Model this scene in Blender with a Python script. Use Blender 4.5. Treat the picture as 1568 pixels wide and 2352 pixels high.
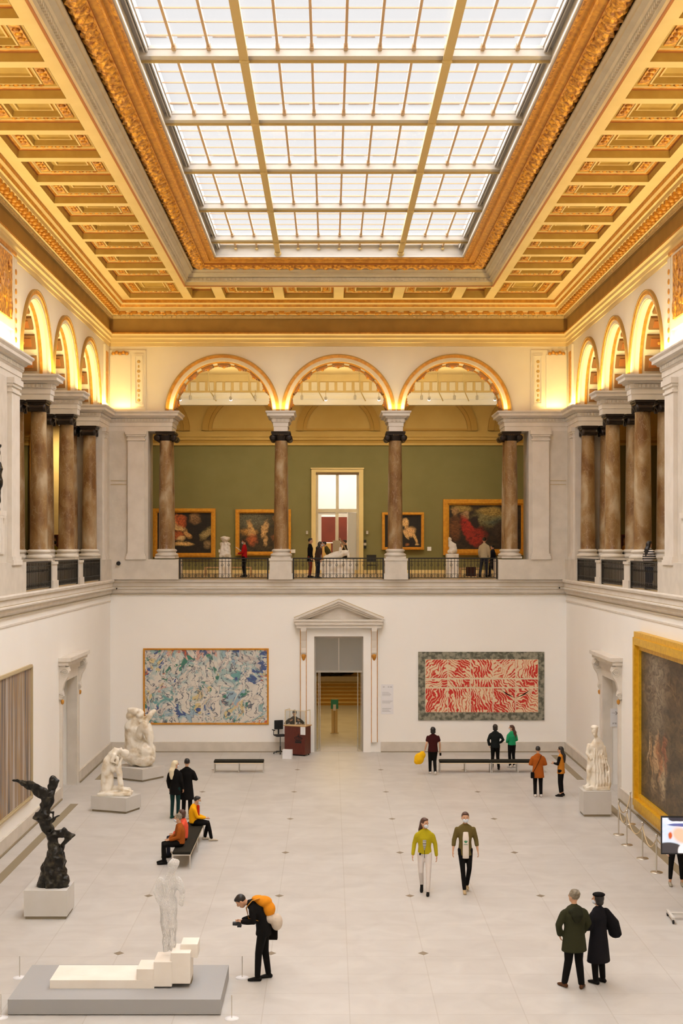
import bpy, bmesh, math, random
from mathutils import Vector, Matrix, Euler, noise
PI = math.pi
scn = bpy.context.scene
for o in list(bpy.data.objects): bpy.data.objects.remove(o)
C = scn.collection
random.seed(7)

# ---------------------------------------------------------------- camera
F = 3267.0; VX, VY = 756.0, 1256.0; EZ = 8.55; CX = -0.375
cam_d = bpy.data.cameras.new('camera'); cam = bpy.data.objects.new('camera', cam_d); C.objects.link(cam)
cam.location = (CX, 0, EZ); cam.rotation_euler = (PI/2, 0, 0)
cam_d.sensor_fit = 'VERTICAL'; cam_d.sensor_height = 36; cam_d.lens = F/2352*36
cam_d.shift_x = (784-VX)/2352; cam_d.shift_y = (VY-1176)/2352
cam_d.clip_start = 0.1; cam_d.clip_end = 400
scn.camera = cam
# ---------------------------------------------------------------- world, sun, exposure
w = bpy.data.worlds.new('overcast_sky'); scn.world = w; w.use_nodes = True
bg = w.node_tree.nodes['Background']; bg.inputs[0].default_value = (0.90, 0.885, 0.895, 1); bg.inputs[1].default_value = 0.73
scn.view_settings.view_transform = 'Standard'; scn.view_settings.look = 'None'
scn.view_settings.exposure = 0.0; scn.view_settings.gamma = 1.0; scn.view_settings.use_curve_mapping = False
def sun(name, e, col, ang, rot):
    l = bpy.data.lights.new(name, 'SUN'); l.energy = e; l.color = col; l.angle = ang
    o = bpy.data.objects.new(name, l); C.objects.link(o); o.rotation_euler = rot; o.location = (0, 30, 40); return o
sun('cloud_filtered_sun', 19, (0.96, 0.97, 1.0), math.radians(150), (math.radians(-4), 0, 0))
def area(name, e, col, loc, size, rot=(0,0,0), spread=PI):
    l = bpy.data.lights.new(name, 'AREA'); l.shape = 'RECTANGLE'; l.size, l.size_y = size
    l.energy = e; l.color = col; l.spread = spread
    o = bpy.data.objects.new(name, l); C.objects.link(o); o.location = loc; o.rotation_euler = rot; return o
UP = (PI, 0, 0)
WARM = (1.0, 0.75, 0.31); WARM2 = (1.0, 0.81, 0.45)
# uplights lying on the cornice that runs round the hall (behind its lip, they throw light on vault and coffers)
for s in (-1, 1):
    area('cornice_uplight', 1600, WARM, (s*9.28, 29.5, 14.24), (0.12, 56), UP)
    area('corner_uplight', 18, WARM, (s*8.9, 58.65, 14.24), (0.9, 0.12), UP)
    area('corner_uplight', 8, WARM, (s*9.3, 57.6, 14.24), (0.12, 0.9), UP)
area('cornice_uplight', 300, WARM, (0, 58.80, 14.24), (14, 0.10), UP)
for z in (44.3, 49.25, 54.2):
    for s in (-1, 1):
        area('arch_uplight', 6, WARM2, (s*10.3, z-2.35, 14.28), (1.1, 0.25), (PI, math.radians(0), 0))
for x in (-4.8, 0, 4.8):
    area('arch_uplight', 9, WARM2, (x-2.38, 59.8, 14.24), (0.25, 0.8), UP)
# picture lights of the end gallery
area('gallery_picture_light', 330, (1.0, 0.88, 0.62), (0, 66.45, 15.35), (17, 0.3), (math.radians(40), 0, 0), math.radians(110))
area('gallery_ceiling_light', 330, (1.0, 0.84, 0.52), (0, 63.2, 14.6), (17, 0.6), (math.radians(175), 0, 0))
area('next_room_light', 420, (1.0, 0.95, 0.9), (0, 75.5, 13.4), (6, 2.5), (0, 0, 0))
for s in (-1, 1):
    area('side_gallery_light', 140, (1.0, 0.82, 0.5), (s*12.6, 49, 14.9), (0.4, 15), (0, s*math.radians(38), 0), math.radians(120))
area('lunette_fill_light', 85, (1.0, 0.78, 0.42), (0, 66.5, 15.6), (17, .25), (math.radians(92), 0, 0), math.radians(120))  # fill added out of sight behind the lantern beam to brighten the ochre lunettes
area('pier_fill_light', 60, (1.0, 0.78, 0.4), (-13.6, 69.5, 14.2), (1.5, .3), (math.radians(50), 0, 0), math.radians(100))  # unseen extra fill, added only to lift the dim cream pier
area('passage_light', 260, (1.0, 0.72, 0.3), (0, 69, 5.3), (2.5, 12))

# ---------------------------------------------------------------- materials
def mat(name, col, rough=0.6, metal=0.0, col2=None, scale=3.0, bump=0.0, bscale=20.0, detail=4.0, trans=0.0, emit=None, estr=0.0, lo=0.35, hi=0.65, stretch=None):
    m = bpy.data.materials.new(name); m.use_nodes = True
    nt = m.node_tree; b = nt.nodes['Principled BSDF']; L = nt.links.new
    b.inputs['Base Color'].default_value = (*col, 1); b.inputs['Roughness'].default_value = rough; b.inputs['Metallic'].default_value = metal
    if trans: b.inputs['Transmission Weight'].default_value = trans
    if emit: b.inputs['Emission Color'].default_value = (*emit, 1); b.inputs['Emission Strength'].default_value = estr
    if col2 or bump:
        tc = nt.nodes.new('ShaderNodeTexCoord'); src = tc.outputs['Object']
        if stretch:
            mp = nt.nodes.new('ShaderNodeMapping'); mp.inputs['Scale'].default_value = stretch; L(src, mp.inputs['Vector']); src = mp.outputs[0]
    if col2:
        n = nt.nodes.new('ShaderNodeTexNoise'); n.inputs['Scale'].default_value = scale; n.inputs['Detail'].default_value = detail
        L(src, n.inputs['Vector'])
        r = nt.nodes.new('ShaderNodeValToRGB'); r.color_ramp.elements[0].position = lo; r.color_ramp.elements[1].position = hi
        r.color_ramp.elements[0].color = (*col, 1); r.color_ramp.elements[1].color = (*col2, 1)
        L(n.outputs['Fac'], r.inputs[0]); L(r.outputs[0], b.inputs['Base Color'])
    if bump:
        n2 = nt.nodes.new('ShaderNodeTexNoise'); n2.inputs['Scale'].default_value = bscale; n2.inputs['Detail'].default_value = 3
        L(src, n2.inputs['Vector'])
        bp = nt.nodes.new('ShaderNodeBump'); bp.inputs['Strength'].default_value = bump; bp.inputs['Distance'].default_value = 0.03
        L(n2.outputs['Fac'], bp.inputs['Height']); L(bp.outputs[0], b.inputs['Normal'])
    return m
def srgb(r, g, b):
    f = lambda c: (c/255/12.92) if c/255 <= 0.04045 else ((c/255+0.055)/1.055)**2.4
    return (f(r), f(g), f(b))
M = {}
M['plaster'] = mat('cream_plaster', (.77,.69,.54), .85, col2=(.74,.655,.50), scale=.7)
M['lower'] = mat('off_white_paint', (.89,.86,.81), .85, col2=(.87,.835,.78), scale=.4)
M['stone'] = mat('pale_grey_stone', (.65,.59,.505), .7, col2=(.58,.525,.445), scale=2.2, bump=.15, bscale=9)
M['stone2'] = mat('light_moulding_stone', (.72,.66,.58), .7, col2=(.66,.60,.52), scale=2.2)
M['ochrestone'] = mat('ochre_stone', (.50,.42,.26), .8, col2=(.44,.36,.21), scale=2)
M['beam'] = mat('cream_beam_paint', (.71,.54,.255), .8, col2=(.67,.50,.225), scale=1)
M['ceilgold'] = mat('ochre_coffer_paint', (.50,.33,.075), .7, col2=(.43,.27,.055), scale=2)
M['gold'] = mat('old_gilding', (.64,.30,.035), .5, .25, col2=(.46,.19,.02), scale=6)
M['leaf'] = mat('gilded_leaf_relief', (.82,.40,.04), .45, .3, col2=(.28,.09,.01), scale=9, bump=.5, bscale=14)
M['brownline'] = mat('red_brown_paint', (.36,.12,.02), .7)
M['frieze'] = mat('brown_frieze_paint', (.40,.24,.06), .8, col2=(.34,.20,.05), scale=1.5)
M['greym'] = mat('grey_cream_moulding', (.60,.52,.38), .8, col2=(.55,.47,.34), scale=2)
M['white'] = mat('white_enamel', (.52,.48,.43), .5)
M['bar'] = mat('brass_glazing_bar', (.46,.30,.17), .5)
M['rib'] = mat('ochre_rib_paint', (.50,.36,.15), .6)
M['green'] = mat('olive_green_wall', (.20,.17,.065), .9, col2=(.185,.157,.058), scale=1)
M['ochre'] = mat('ochre_vault_paint', (.55,.36,.11), .85, col2=(.50,.32,.09), scale=.8)
M['ochred'] = mat('dark_ochre_paint', (.42,.24,.05), .85)
M['black'] = mat('black_fabric', (.012,.011,.011), .8)
M['blackmetal'] = mat('black_iron', (.018,.016,.013), .45, .3)
M['bronze'] = mat('dark_bronze', (.012,.010,.007), .34, .5, col2=(.10,.085,.055), scale=6, lo=.52, hi=.8, bump=.6, bscale=14)
M['capital'] = mat('blackened_bronze', (.022,.014,.01), .4, .5)
M['marblew'] = mat('white_marble', (.84,.78,.67), .55, col2=(.55,.42,.24), scale=3.2, lo=.47, hi=.74, bump=.4, bscale=12)
M['plinth'] = mat('grey_plinth_paint', (.60,.57,.53), .7, col2=(.57,.54,.49), scale=2)
M['glassp'] = None
M['skin'] = mat('skin', (.58,.32,.19), .6)
M['wood'] = mat('red_brown_wood', (.13,.022,.011), .4, col2=(.09,.015,.008), scale=4, stretch=(8,8,1))
M['oak'] = mat('pale_wood', (.50,.30,.13), .5)
M['giltframe'] = mat('gilt_frame', (.70,.33,.03), .42, .35, col2=(.58,.24,.02), scale=8)
M['yellowgilt'] = mat('yellow_gilt_frame', (.78,.47,.02), .42, .3, col2=(.66,.36,.01), scale=8)
M['paper'] = mat('white_paper', (.78,.77,.78), .7)
M['steel'] = mat('polished_steel', (.65,.60,.52), .3, .9)
M['rope'] = mat('cream_rope', (.62,.48,.28), .8)
M['acryl'] = mat('clear_acrylic_edge', (.80,.66,.42), .2)
M['teal'] = mat('teal_sign', (.03,.28,.20), .5)
M['screenframe'] = mat('black_plastic', (.01,.01,.012), .35)
M['grille'] = mat('dark_floor_grille', (.26,.21,.13), .6)
M['inlay'] = mat('dark_stone_inlay', (.22,.17,.11), .5)
M['cofbrown'] = mat('dark_brown_coffer', (.24,.11,.03), .8)
M['redwall'] = mat('red_wall', (.17,.026,.006), .8, col2=(.13,.02,.005), scale=1)
M['tan'] = mat('tan_board', (.48,.38,.22), .7)

# glass: mostly clear laylight sheets with a slightly milky surface
def glass_mat(name, tint, milky, gloss=.06, mcol=(.9,.88,.84)):
    m = bpy.data.materials.new(name); m.use_nodes = True; nt = m.node_tree; nt.nodes.clear(); L = nt.links.new
    out = nt.nodes.new('ShaderNodeOutputMaterial'); t = nt.nodes.new('ShaderNodeBsdfTransparent'); t.inputs[0].default_value = (*tint, 1)
    d = nt.nodes.new('ShaderNodeBsdfTranslucent'); d.inputs[0].default_value = (*mcol, 1)
    g = nt.nodes.new('ShaderNodeBsdfGlossy'); g.inputs['Roughness'].default_value = .08
    a = nt.nodes.new('ShaderNodeMixShader'); a.inputs[0].default_value = milky; L(t.outputs[0], a.inputs[1]); L(d.outputs[0], a.inputs[2])
    c = nt.nodes.new('ShaderNodeMixShader'); c.inputs[0].default_value = gloss; L(a.outputs[0], c.inputs[1]); L(g.outputs[0], c.inputs[2])
    L(c.outputs[0], out.inputs[0]); return m
M['skyglass'] = glass_mat('laylight_glass', (.97,.97,.97), .03, .03)
M['doorglass'] = glass_mat('clear_door_glass', (.92,.93,.92), .02, .08)
M['greyglass'] = glass_mat('reflective_transom_glass', (.55,.56,.56), .35, .25, (.75,.75,.72))

# column marble: brown with light grey clouds and pale veins
def marble():
    m = bpy.data.materials.new('brown_veined_marble'); m.use_nodes = True; nt = m.node_tree; b = nt.nodes['Principled BSDF']; L = nt.links.new
    tc = nt.nodes.new('ShaderNodeTexCoord'); mp = nt.nodes.new('ShaderNodeMapping'); mp.inputs['Scale'].default_value = (1, 1, .55); L(tc.outputs['Object'], mp.inputs[0])
    oi = nt.nodes.new('ShaderNodeObjectInfo'); ad = nt.nodes.new('ShaderNodeVectorMath'); ad.operation = 'ADD'
    sc = nt.nodes.new('ShaderNodeVectorMath'); sc.operation = 'SCALE'; sc.inputs['Scale'].default_value = 1
    mul = nt.nodes.new('ShaderNodeMath'); mul.operation = 'MULTIPLY'; mul.inputs[1].default_value = 37; L(oi.outputs['Random'], mul.inputs[0])
    L(mp.outputs[0], ad.inputs[0]); L(mul.outputs[0], ad.inputs[1])
    n = nt.nodes.new('ShaderNodeTexNoise'); n.inputs['Scale'].default_value = 1.6; n.inputs['Detail'].default_value = 7; n.inputs['Distortion'].default_value = .6; L(ad.outputs[0], n.inputs[0])
    r = nt.nodes.new('ShaderNodeValToRGB'); e = r.color_ramp.elements; e[0].position = .36; e[0].color = (.18,.085,.030,1); e[1].position = .70; e[1].color = (.47,.37,.24,1)
    k = r.color_ramp.elements.new(.52); k.color = (.30,.18,.075,1); L(n.outputs['Fac'], r.inputs[0])
    v = nt.nodes.new('ShaderNodeTexVoronoi'); v.feature = 'DISTANCE_TO_EDGE'; v.inputs['Scale'].default_value = 6.5
    n2 = nt.nodes.new('ShaderNodeTexNoise'); n2.inputs['Scale'].default_value = 4; L(ad.outputs[0], n2.inputs[0])
    mx = nt.nodes.new('ShaderNodeMix'); mx.data_type = 'VECTOR'; mx.inputs[0].default_value = .35; L(ad.outputs[0], mx.inputs[4]); L(n2.outputs['Color'], mx.inputs[5]); L(mx.outputs[1], v.inputs[0])
    r2 = nt.nodes.new('ShaderNodeValToRGB'); r2.color_ramp.elements[0].position = 0; r2.color_ramp.elements[0].color = (.35,.35,.35,1); r2.color_ramp.elements[1].position = .03; r2.color_ramp.elements[1].color = (0,0,0,1); L(v.outputs['Distance'], r2.inputs[0])
    mc = nt.nodes.new('ShaderNodeMix'); mc.data_type = 'RGBA'; L(r2.outputs[0], mc.inputs[0]); L(r.outputs[0], mc.inputs[6]); mc.inputs[7].default_value = (.58,.46,.30,1)
    L(mc.outputs[2], b.inputs['Base Color']); b.inputs['Roughness'].default_value = .28; return m
M['marble'] = marble()

def floor_mat():
    m = bpy.data.materials.new('pale_marble_slabs'); m.use_nodes = True; nt = m.node_tree; b = nt.nodes['Principled BSDF']; L = nt.links.new
    tc = nt.nodes.new('ShaderNodeTexCoord'); mp = nt.nodes.new('ShaderNodeMapping'); mp.inputs['Location'].default_value = (0, 1.12, 0); L(tc.outputs['Object'], mp.inputs[0])
    br = nt.nodes.new('ShaderNodeTexBrick'); br.offset = 0; br.inputs['Scale'].default_value = 1; br.inputs['Brick Width'].default_value = 1.6; br.inputs['Row Height'].default_value = 1.2325
    br.inputs['Mortar Size'].default_value = .012; br.inputs['Mortar Smooth'].default_value = .3; br.inputs['Color1'].default_value = (.575,.55,.515,1); br.inputs['Color2'].default_value = (.55,.523,.485,1); br.inputs['Mortar'].default_value = (.49,.455,.41,1)
    L(mp.outputs[0], br.inputs[0])
    n = nt.nodes.new('ShaderNodeTexNoise'); n.inputs['Scale'].default_value = 1.1; n.inputs['Detail'].default_value = 8; n.inputs['Distortion'].default_value = .8; L(tc.outputs['Object'], n.inputs[0])
    r = nt.nodes.new('ShaderNodeValToRGB'); r.color_ramp.elements[0].position = .3; r.color_ramp.elements[0].color = (.86,.85,.845,1); r.color_ramp.elements[1].position = .7; r.color_ramp.elements[1].color = (1.0,1.0,1.0,1); L(n.outputs['Fac'], r.inputs[0])
    mx = nt.nodes.new('ShaderNodeMix'); mx.data_type = 'RGBA'; mx.blend_type = 'MULTIPLY'; mx.inputs[0].default_value = 1; L(br.outputs[0], mx.inputs[6]); L(r.outputs[0], mx.inputs[7])
    L(mx.outputs[2], b.inputs['Base Color']); b.inputs['Roughness'].default_value = .42; return m
M['floor'] = floor_mat()

# ---------------------------------------------------------------- mesh helpers
class MB:
    def __init__(s): s.v = []; s.f = []; s.m = []; s.sm = []
    def face(s, pts, mi=0, smooth=False):
        n = len(s.v); s.v += [tuple(p) for p in pts]; s.f.append(tuple(range(n, n+len(pts)))); s.m.append(mi); s.sm.append(smooth)
    def box(s, x0, x1, y0, y1, z0, z1, mi=0, T=None):
        j = lambda: random.uniform(.0002, .0016)
        x0, x1, y0, y1 = x0-j(), x1+j(), y0-j(), y1+j()
        if z0 != 0: z0 -= j()*.5
        z1 += j()*.5
        P = [(x0,y0,z0),(x1,y0,z0),(x1,y1,z0),(x0,y1,z0),(x0,y0,z1),(x1,y0,z1),(x1,y1,z1),(x0,y1,z1)]
        if T is not None: P = [T @ Vector(p) for p in P]
        n = len(s.v); s.v += [tuple(p) for p in P]
        for q in ((3,2,1,0),(4,5,6,7),(0,1,5,4),(1,2,6,5),(2,3,7,6),(3,0,4,7)):
            s.f.append(tuple(n+i for i in q)); s.m.append(mi); s.sm.append(False)
    def grid(s, rows, mi=0, smooth=True, closed_u=False, closed_v=False, mis=None):
        n = len(s.v); R = len(rows); K = len(rows[0])
        for r in rows: s.v += [tuple(p) for p in r]
        for i in range(R if closed_v else R-1):
            for j in range(K if closed_u else K-1):
                a, b_ = i, (i+1) % R; c, d = j, (j+1) % K
                s.f.append((n+a*K+c, n+a*K+d, n+b_*K+d, n+b_*K+c)); s.m.append(mis[i] if mis else mi); s.sm.append(smooth)
    def lathe(s, prof, c=(0,0,0), n=24, mi=0, smooth=True, caps=True, T=None):
        rows = []
        for r, z in prof:
            ring = [Vector((c[0]+r*math.cos(2*PI*k/n), c[1]+r*math.sin(2*PI*k/n), c[2]+z)) for k in range(n)]
            if T is not None: ring = [T @ p for p in ring]
            rows.append(ring)
        s.grid(rows, mi, smooth, closed_u=True)
        if caps:
            s.face(list(reversed(rows[0])), mi); s.face(rows[-1], mi)
    def tube(s, pts, r, n=8, mi=0, caps=True):
        pts = [Vector(p) for p in pts]
        rs = r if isinstance(r, (list, tuple)) else [r]*len(pts)
        rows = []; up = Vector((0.13, 0.21, 1)).normalized()
        for i, p in enumerate(pts):
            d = (pts[min(i+1, len(pts)-1)] - pts[max(i-1, 0)]).normalized()
            if abs(d.dot(up)) > .95: u_ = Vector((1, .1, 0))
            else: u_ = up
            a = d.cross(u_).normalized(); b = a.cross(d).normalized()
            rr = rs[i]; rx, ry = rr if isinstance(rr, (tuple, list)) else (rr, rr)
            rows.append([p + a*rx*math.cos(2*PI*k/n) + b*ry*math.sin(2*PI*k/n) for k in range(n)])
        s.grid(rows, mi, True, closed_u=True)
        if caps: s.face(list(reversed(rows[0])), mi); s.face(rows[-1], mi)
    def ell(s, c, r, n=14, mi=0, T=None):
        rows = []
        for i in range(1, n//2+1):
            t = PI*i/(n//2+1); ring = [Vector((c[0]+r[0]*math.sin(t)*math.cos(2*PI*k/n), c[1]+r[1]*math.sin(t)*math.sin(2*PI*k/n), c[2]-r[2]*math.cos(t))) for k in range(n)]
            rows.append(ring)
        a = Vector((c[0], c[1], c[2]-r[2])); b = Vector((c[0], c[1], c[2]+r[2]))
        if T is not None: rows = [[T @ p for p in q] for q in rows]; a = T @ a; b = T @ b
        s.grid(rows, mi, True, closed_u=True)
        for k in range(n):
            s.face([a, rows[0][(k+1) % n], rows[0][k]], mi, True); s.face([b, rows[-1][k], rows[-1][(k+1) % n]], mi, True)
    def prism(s, poly, z0, z1, mi=0):
        k = len(poly)
        s.face([(x, y, z1) for x, y in poly], mi); s.face([(x, y, z0) for x, y in reversed(poly)], mi)
        for i in range(k):
            (a, b), (c, d) = poly[i], poly[(i+1) % k]; s.face([(a,b,z0),(c,d,z0),(c,d,z1),(a,b,z1)], mi)
    def sweep(s, poly, prof, mis=None, mi=0, cap=True):
        """closed CCW polygon pushed outwards by each profile offset"""
        k = len(poly); rows = []
        def off(d):
            out = []
            for i in range(k):
                p0, p1, p2 = (Vector(poly[(i-1) % k]), Vector(poly[i]), Vector(poly[(i+1) % k]))
                e1 = (p1-p0).normalized(); e2 = (p2-p1).normalized(); n1 = Vector((e1.y, -e1.x)); n2 = Vector((e2.y, -e2.x))
                mm = n1+n2; mm = mm/ max(mm.dot(n1), .2) if mm.length > 1e-6 else n1
                q = p1 + mm*d; out.append((q.x, q.y))
            return out
        for d, z in prof: rows.append([(x, y, z) for x, y in off(d)])
        s.grid(rows, mi, False, closed_u=True, mis=mis)
        if cap: s.face(list(reversed(rows[0])), mi); s.face(rows[-1], mi)
    def build(s, name, mats, parent=None, loc=None):
        me = bpy.data.meshes.new(name)
        me.from_pydata(s.v, [], s.f)
        if not isinstance(mats, (list, tuple)): mats = [mats]
        for m in mats: me.materials.append(m)
        me.polygons.foreach_set('material_index', s.m); me.polygons.foreach_set('use_smooth', s.sm)
        me.update()
        o = bpy.data.objects.new(name, me); C.objects.link(o)
        if loc is not None: o.location = loc
        if parent is not None: o.parent = parent
        return o
def struct(o): o['kind'] = 'structure'; return o
def tag(o, label, cat, group=None):
    o['label'] = label; o['category'] = cat
    if group: o['group'] = group
    return o
def thing(name, label, cat, loc=(0,0,0), rz=0, group=None):
    o = bpy.data.objects.new(name, None); C.objects.link(o); o.location = loc; o.rotation_euler = (0,0,rz); o.empty_display_size = .2
    return tag(o, label, cat, group)
def sroot(name, loc=(0,0,0)):
    o = bpy.data.objects.new(name, None); C.objects.link(o); o.location = loc; return struct(o)
def copy_tree(o, parent=None):
    c = o.copy(); C.objects.link(c)
    if parent is not None: c.parent = parent
    for ch in list(o.children):
        if ch.name in C.objects: copy_tree(ch, c)
    return c
def P(px, py, Y): return Vector((CX + (px-VX)*Y/F, Y, EZ - (py-VY)*Y/F))
def FL(px, py, z=0.0):
    Y = (EZ-z)*F/(py-VY); return Vector((CX + (px-VX)*Y/F, Y, z))
# ================================================================ the hall
W, D, DL = 9.5, 59.0, 59.3
ZC = 18.69
def ring(hw, y0, y1): return [(-hw, y0), (-hw, y1), (hw, y1), (hw, y0)]
# floor
m = MB(); m.box(-11.2, 11.2, -7, 82, -.3, 0)
fl = struct(m.build('floor', M['floor']))
m = MB()
for k in range(4, 12):
    yy = 34.85 + 4.93*(k-7)
    for x in (-4.8, -1.6, 1.6, 4.8):
        m.prism([(x-.11, yy), (x, yy-.14), (x+.11, yy), (x, yy+.14)], 0.0, .003)
m.build('diamond_inlay', M['inlay'], fl)
for s in (-1, 1):
    m = MB()
    for y0, y1 in ((26, 30), (30.3, 47.3), (52.2, 58.4)):
        m.box(s*8.98 if s < 0 else 8.72, -8.72 if s < 0 else 8.98, y0, y1, 0, .004)
    m.build('floor_grille', M['grille'], fl)
# lower side walls with a deep doorway each
def side_lower(s):
    m = MB(); a, b = (9.5, 11.2)
    X = (a, b) if s > 0 else (-b, -a)
    m.box(X[0], X[1], -7, 48.45, 0, 7.1); m.box(X[0], X[1], 51.15, 61, 0, 7.1); m.box(X[0], X[1], 48.45, 51.15, 3.95, 7.1)
    m.box(s*10.9 if s > 0 else -11.0, 11.0 if s > 0 else -10.9, 48.45, 51.15, 0, 3.95, 1)
    o = struct(m.build('wall_right' if s > 0 else 'wall_left', [M['lower'], M['ochrestone']]))
    t = MB()
    for z0, z1, p in ((6.28, 6.33, .025),):
        t.box(*sorted((s*9.5, s*(9.5-p))), -1, 59.3, z0, z1)
    t.build('wall_fillet', M['stone2'], o)
    return o
wl = side_lower(-1); wr = side_lower(1)
m = MB(); dx0, dx1 = -.99, 1.04
m.box(-9.5, dx0-.02, DL, 60.7, 0, 7.1); m.box(dx1+.02, 9.5, DL, 60.7, 0, 7.1); m.box(dx0-.02, dx1+.02, DL, 60.7, 4.82, 7.1)
wb = struct(m.build('wall_back', M['lower']))
m = MB(); m.box(-11.2, 11.2, -7.3, -7, 0, 21); struct(m.build('wall_front', M['plaster']))
# dado / baseboards
for nm, s in (('baseboard_left', -1), ('baseboard_right', 1)):
    m = MB()
    for y0, y1 in ((-1, 48.05), (51.55, DL)):
        m.box(*sorted((s*9.5, s*9.42)), y0, y1, 0, .42); m.box(*sorted((s*9.5, s*9.38)), y0, y1, 0, .05, 1)
    struct(m.build(nm, [M['stone'], M['grille']]))
m = MB()
for x0, x1 in ((-9.5, -1.72), (1.77, 9.5)):
    m.box(x0, x1, DL-.08, DL, 0, .42); m.box(x0, x1, DL-.1, DL, 0, .035, 1)
struct(m.build('baseboard_back', [M['stone'], M['grille']]))

# ---- stone ledge under the balcony (string course)
m = MB(); R0 = ring(W, -1, DL)
m.sweep(R0, [(-.1,6.57),(.02,6.57),(.06,6.62),(.10,6.68),(.10,6.78),(.20,6.82),(.20,6.86),(.14,6.88),(.14,7.06),(.20,7.09),(.22,7.16),(.20,7.2),(-.3,7.2)], cap=False)
o = struct(m.build('trim_1', M['stone2']))
m = MB()
m.sweep(R0, [(.02,6.555),(.07,6.555),(.07,6.575)], cap=False); m.sweep(R0, [(.145,6.875),(.15,6.895),(.145,6.9)], cap=False); m.sweep(R0, [(.145,7.05),(.15,7.07),(.145,7.075)], cap=False)
m.build('ledge_line', M['tan'], o)
# gallery floors
m = MB()
m.box(-17, -9.45, -1, 72.3, 6.95, 7.2); m.box(9.45, 17, -1, 72.3, 6.95, 7.2); m.box(-9.45, 9.45, 59.2, 72.3, 6.95, 7.2)
struct(m.build('floor_gallery', mat('gallery_parquet', (.62,.46,.24), .4, col2=(.55,.40,.20), scale=3)))

# ---- corner piers and the solid upper walls near the camera
m = MB()
for s in (-1, 1):
    m.box(*sorted((s*7.89, s*11.1)), 59.0, 60.6, 7.2, 13.36); m.box(*sorted((s*9.5, s*11.1)), 57.15, 59.0, 7.2, 13.36)
    m.box(*sorted((s*6.62, s*9.5)), 58.88, 60.6, 7.2, 8.03); m.box(*sorted((s*9.38, s*11.1)), 56.25, 59.0, 7.2, 8.03)
    m.box(*sorted((s*9.5, s*11.1)), -1, 41.45, 7.2, 13.36); m.box(*sorted((s*9.36, s*9.5)), -1, 42.2, 7.2, 8.1)
    # pilasters
    def pil(x0, x1, y0, y1):
        m.box(x0, x1, y0, y1, 8.03, 13.36, 1)
        for d, z0, z1 in ((.07,8.03,8.17),(.04,8.17,8.27),(.04,12.95,13.02),(.05,13.12,13.2),(.09,13.2,13.36)): m.box(x0-d, x1+d, y0-d, y1+d, z0, z1, 1)
    x0, x1 = sorted((s*8.03, s*8.72)); pil(x0, x1, 58.88, 59.2)
    x0, x1 = sorted((s*9.42, s*9.7)); pil(x0, x1, 57.25, 57.8)
    x0, x1 = sorted((s*9.38, s*9.7)); pil(x0, x1, 40.35, 41.4); pil(x0, x1, 33, 34)
    # incised courses on the plain corner wall
    m.box(*sorted((s*8.78, s*9.44)), 58.985, 59.0, 11.28, 11.31, 2); m.box(*sorted((s*8.78, s*9.44)), 58.985, 59.0, 11.12, 11.15, 2)
o = struct(m.build('wall_corner_piers', [M['stone'], M['stone2'], M['tan']]))
# relief mouldings (niche arch) on solid side walls near the camera
for s in (-1, 1):
    m = MB()
    for rr in (1.35, 1.55):
        pts = [(s*9.47, 37.9+rr*math.cos(PI*k/24), 10.6+rr*math.sin(PI*k/24)) for k in range(25)]; m.tube([(s*9.47, 37.9+rr, 8.4)]+pts+[(s*9.47, 37.9-rr, 8.4)], .05, 6)
    m.box(*sorted((s*9.44, s*9.5)), 36, 39.9, 9.35, 9.5); m.box(*sorted((s*9.46, s*9.5)), 36.2, 39.8, 8.35, 9.2)
    struct(m.build('trim_%d' % (20+(s+1)//2), M['stone2']))

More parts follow.
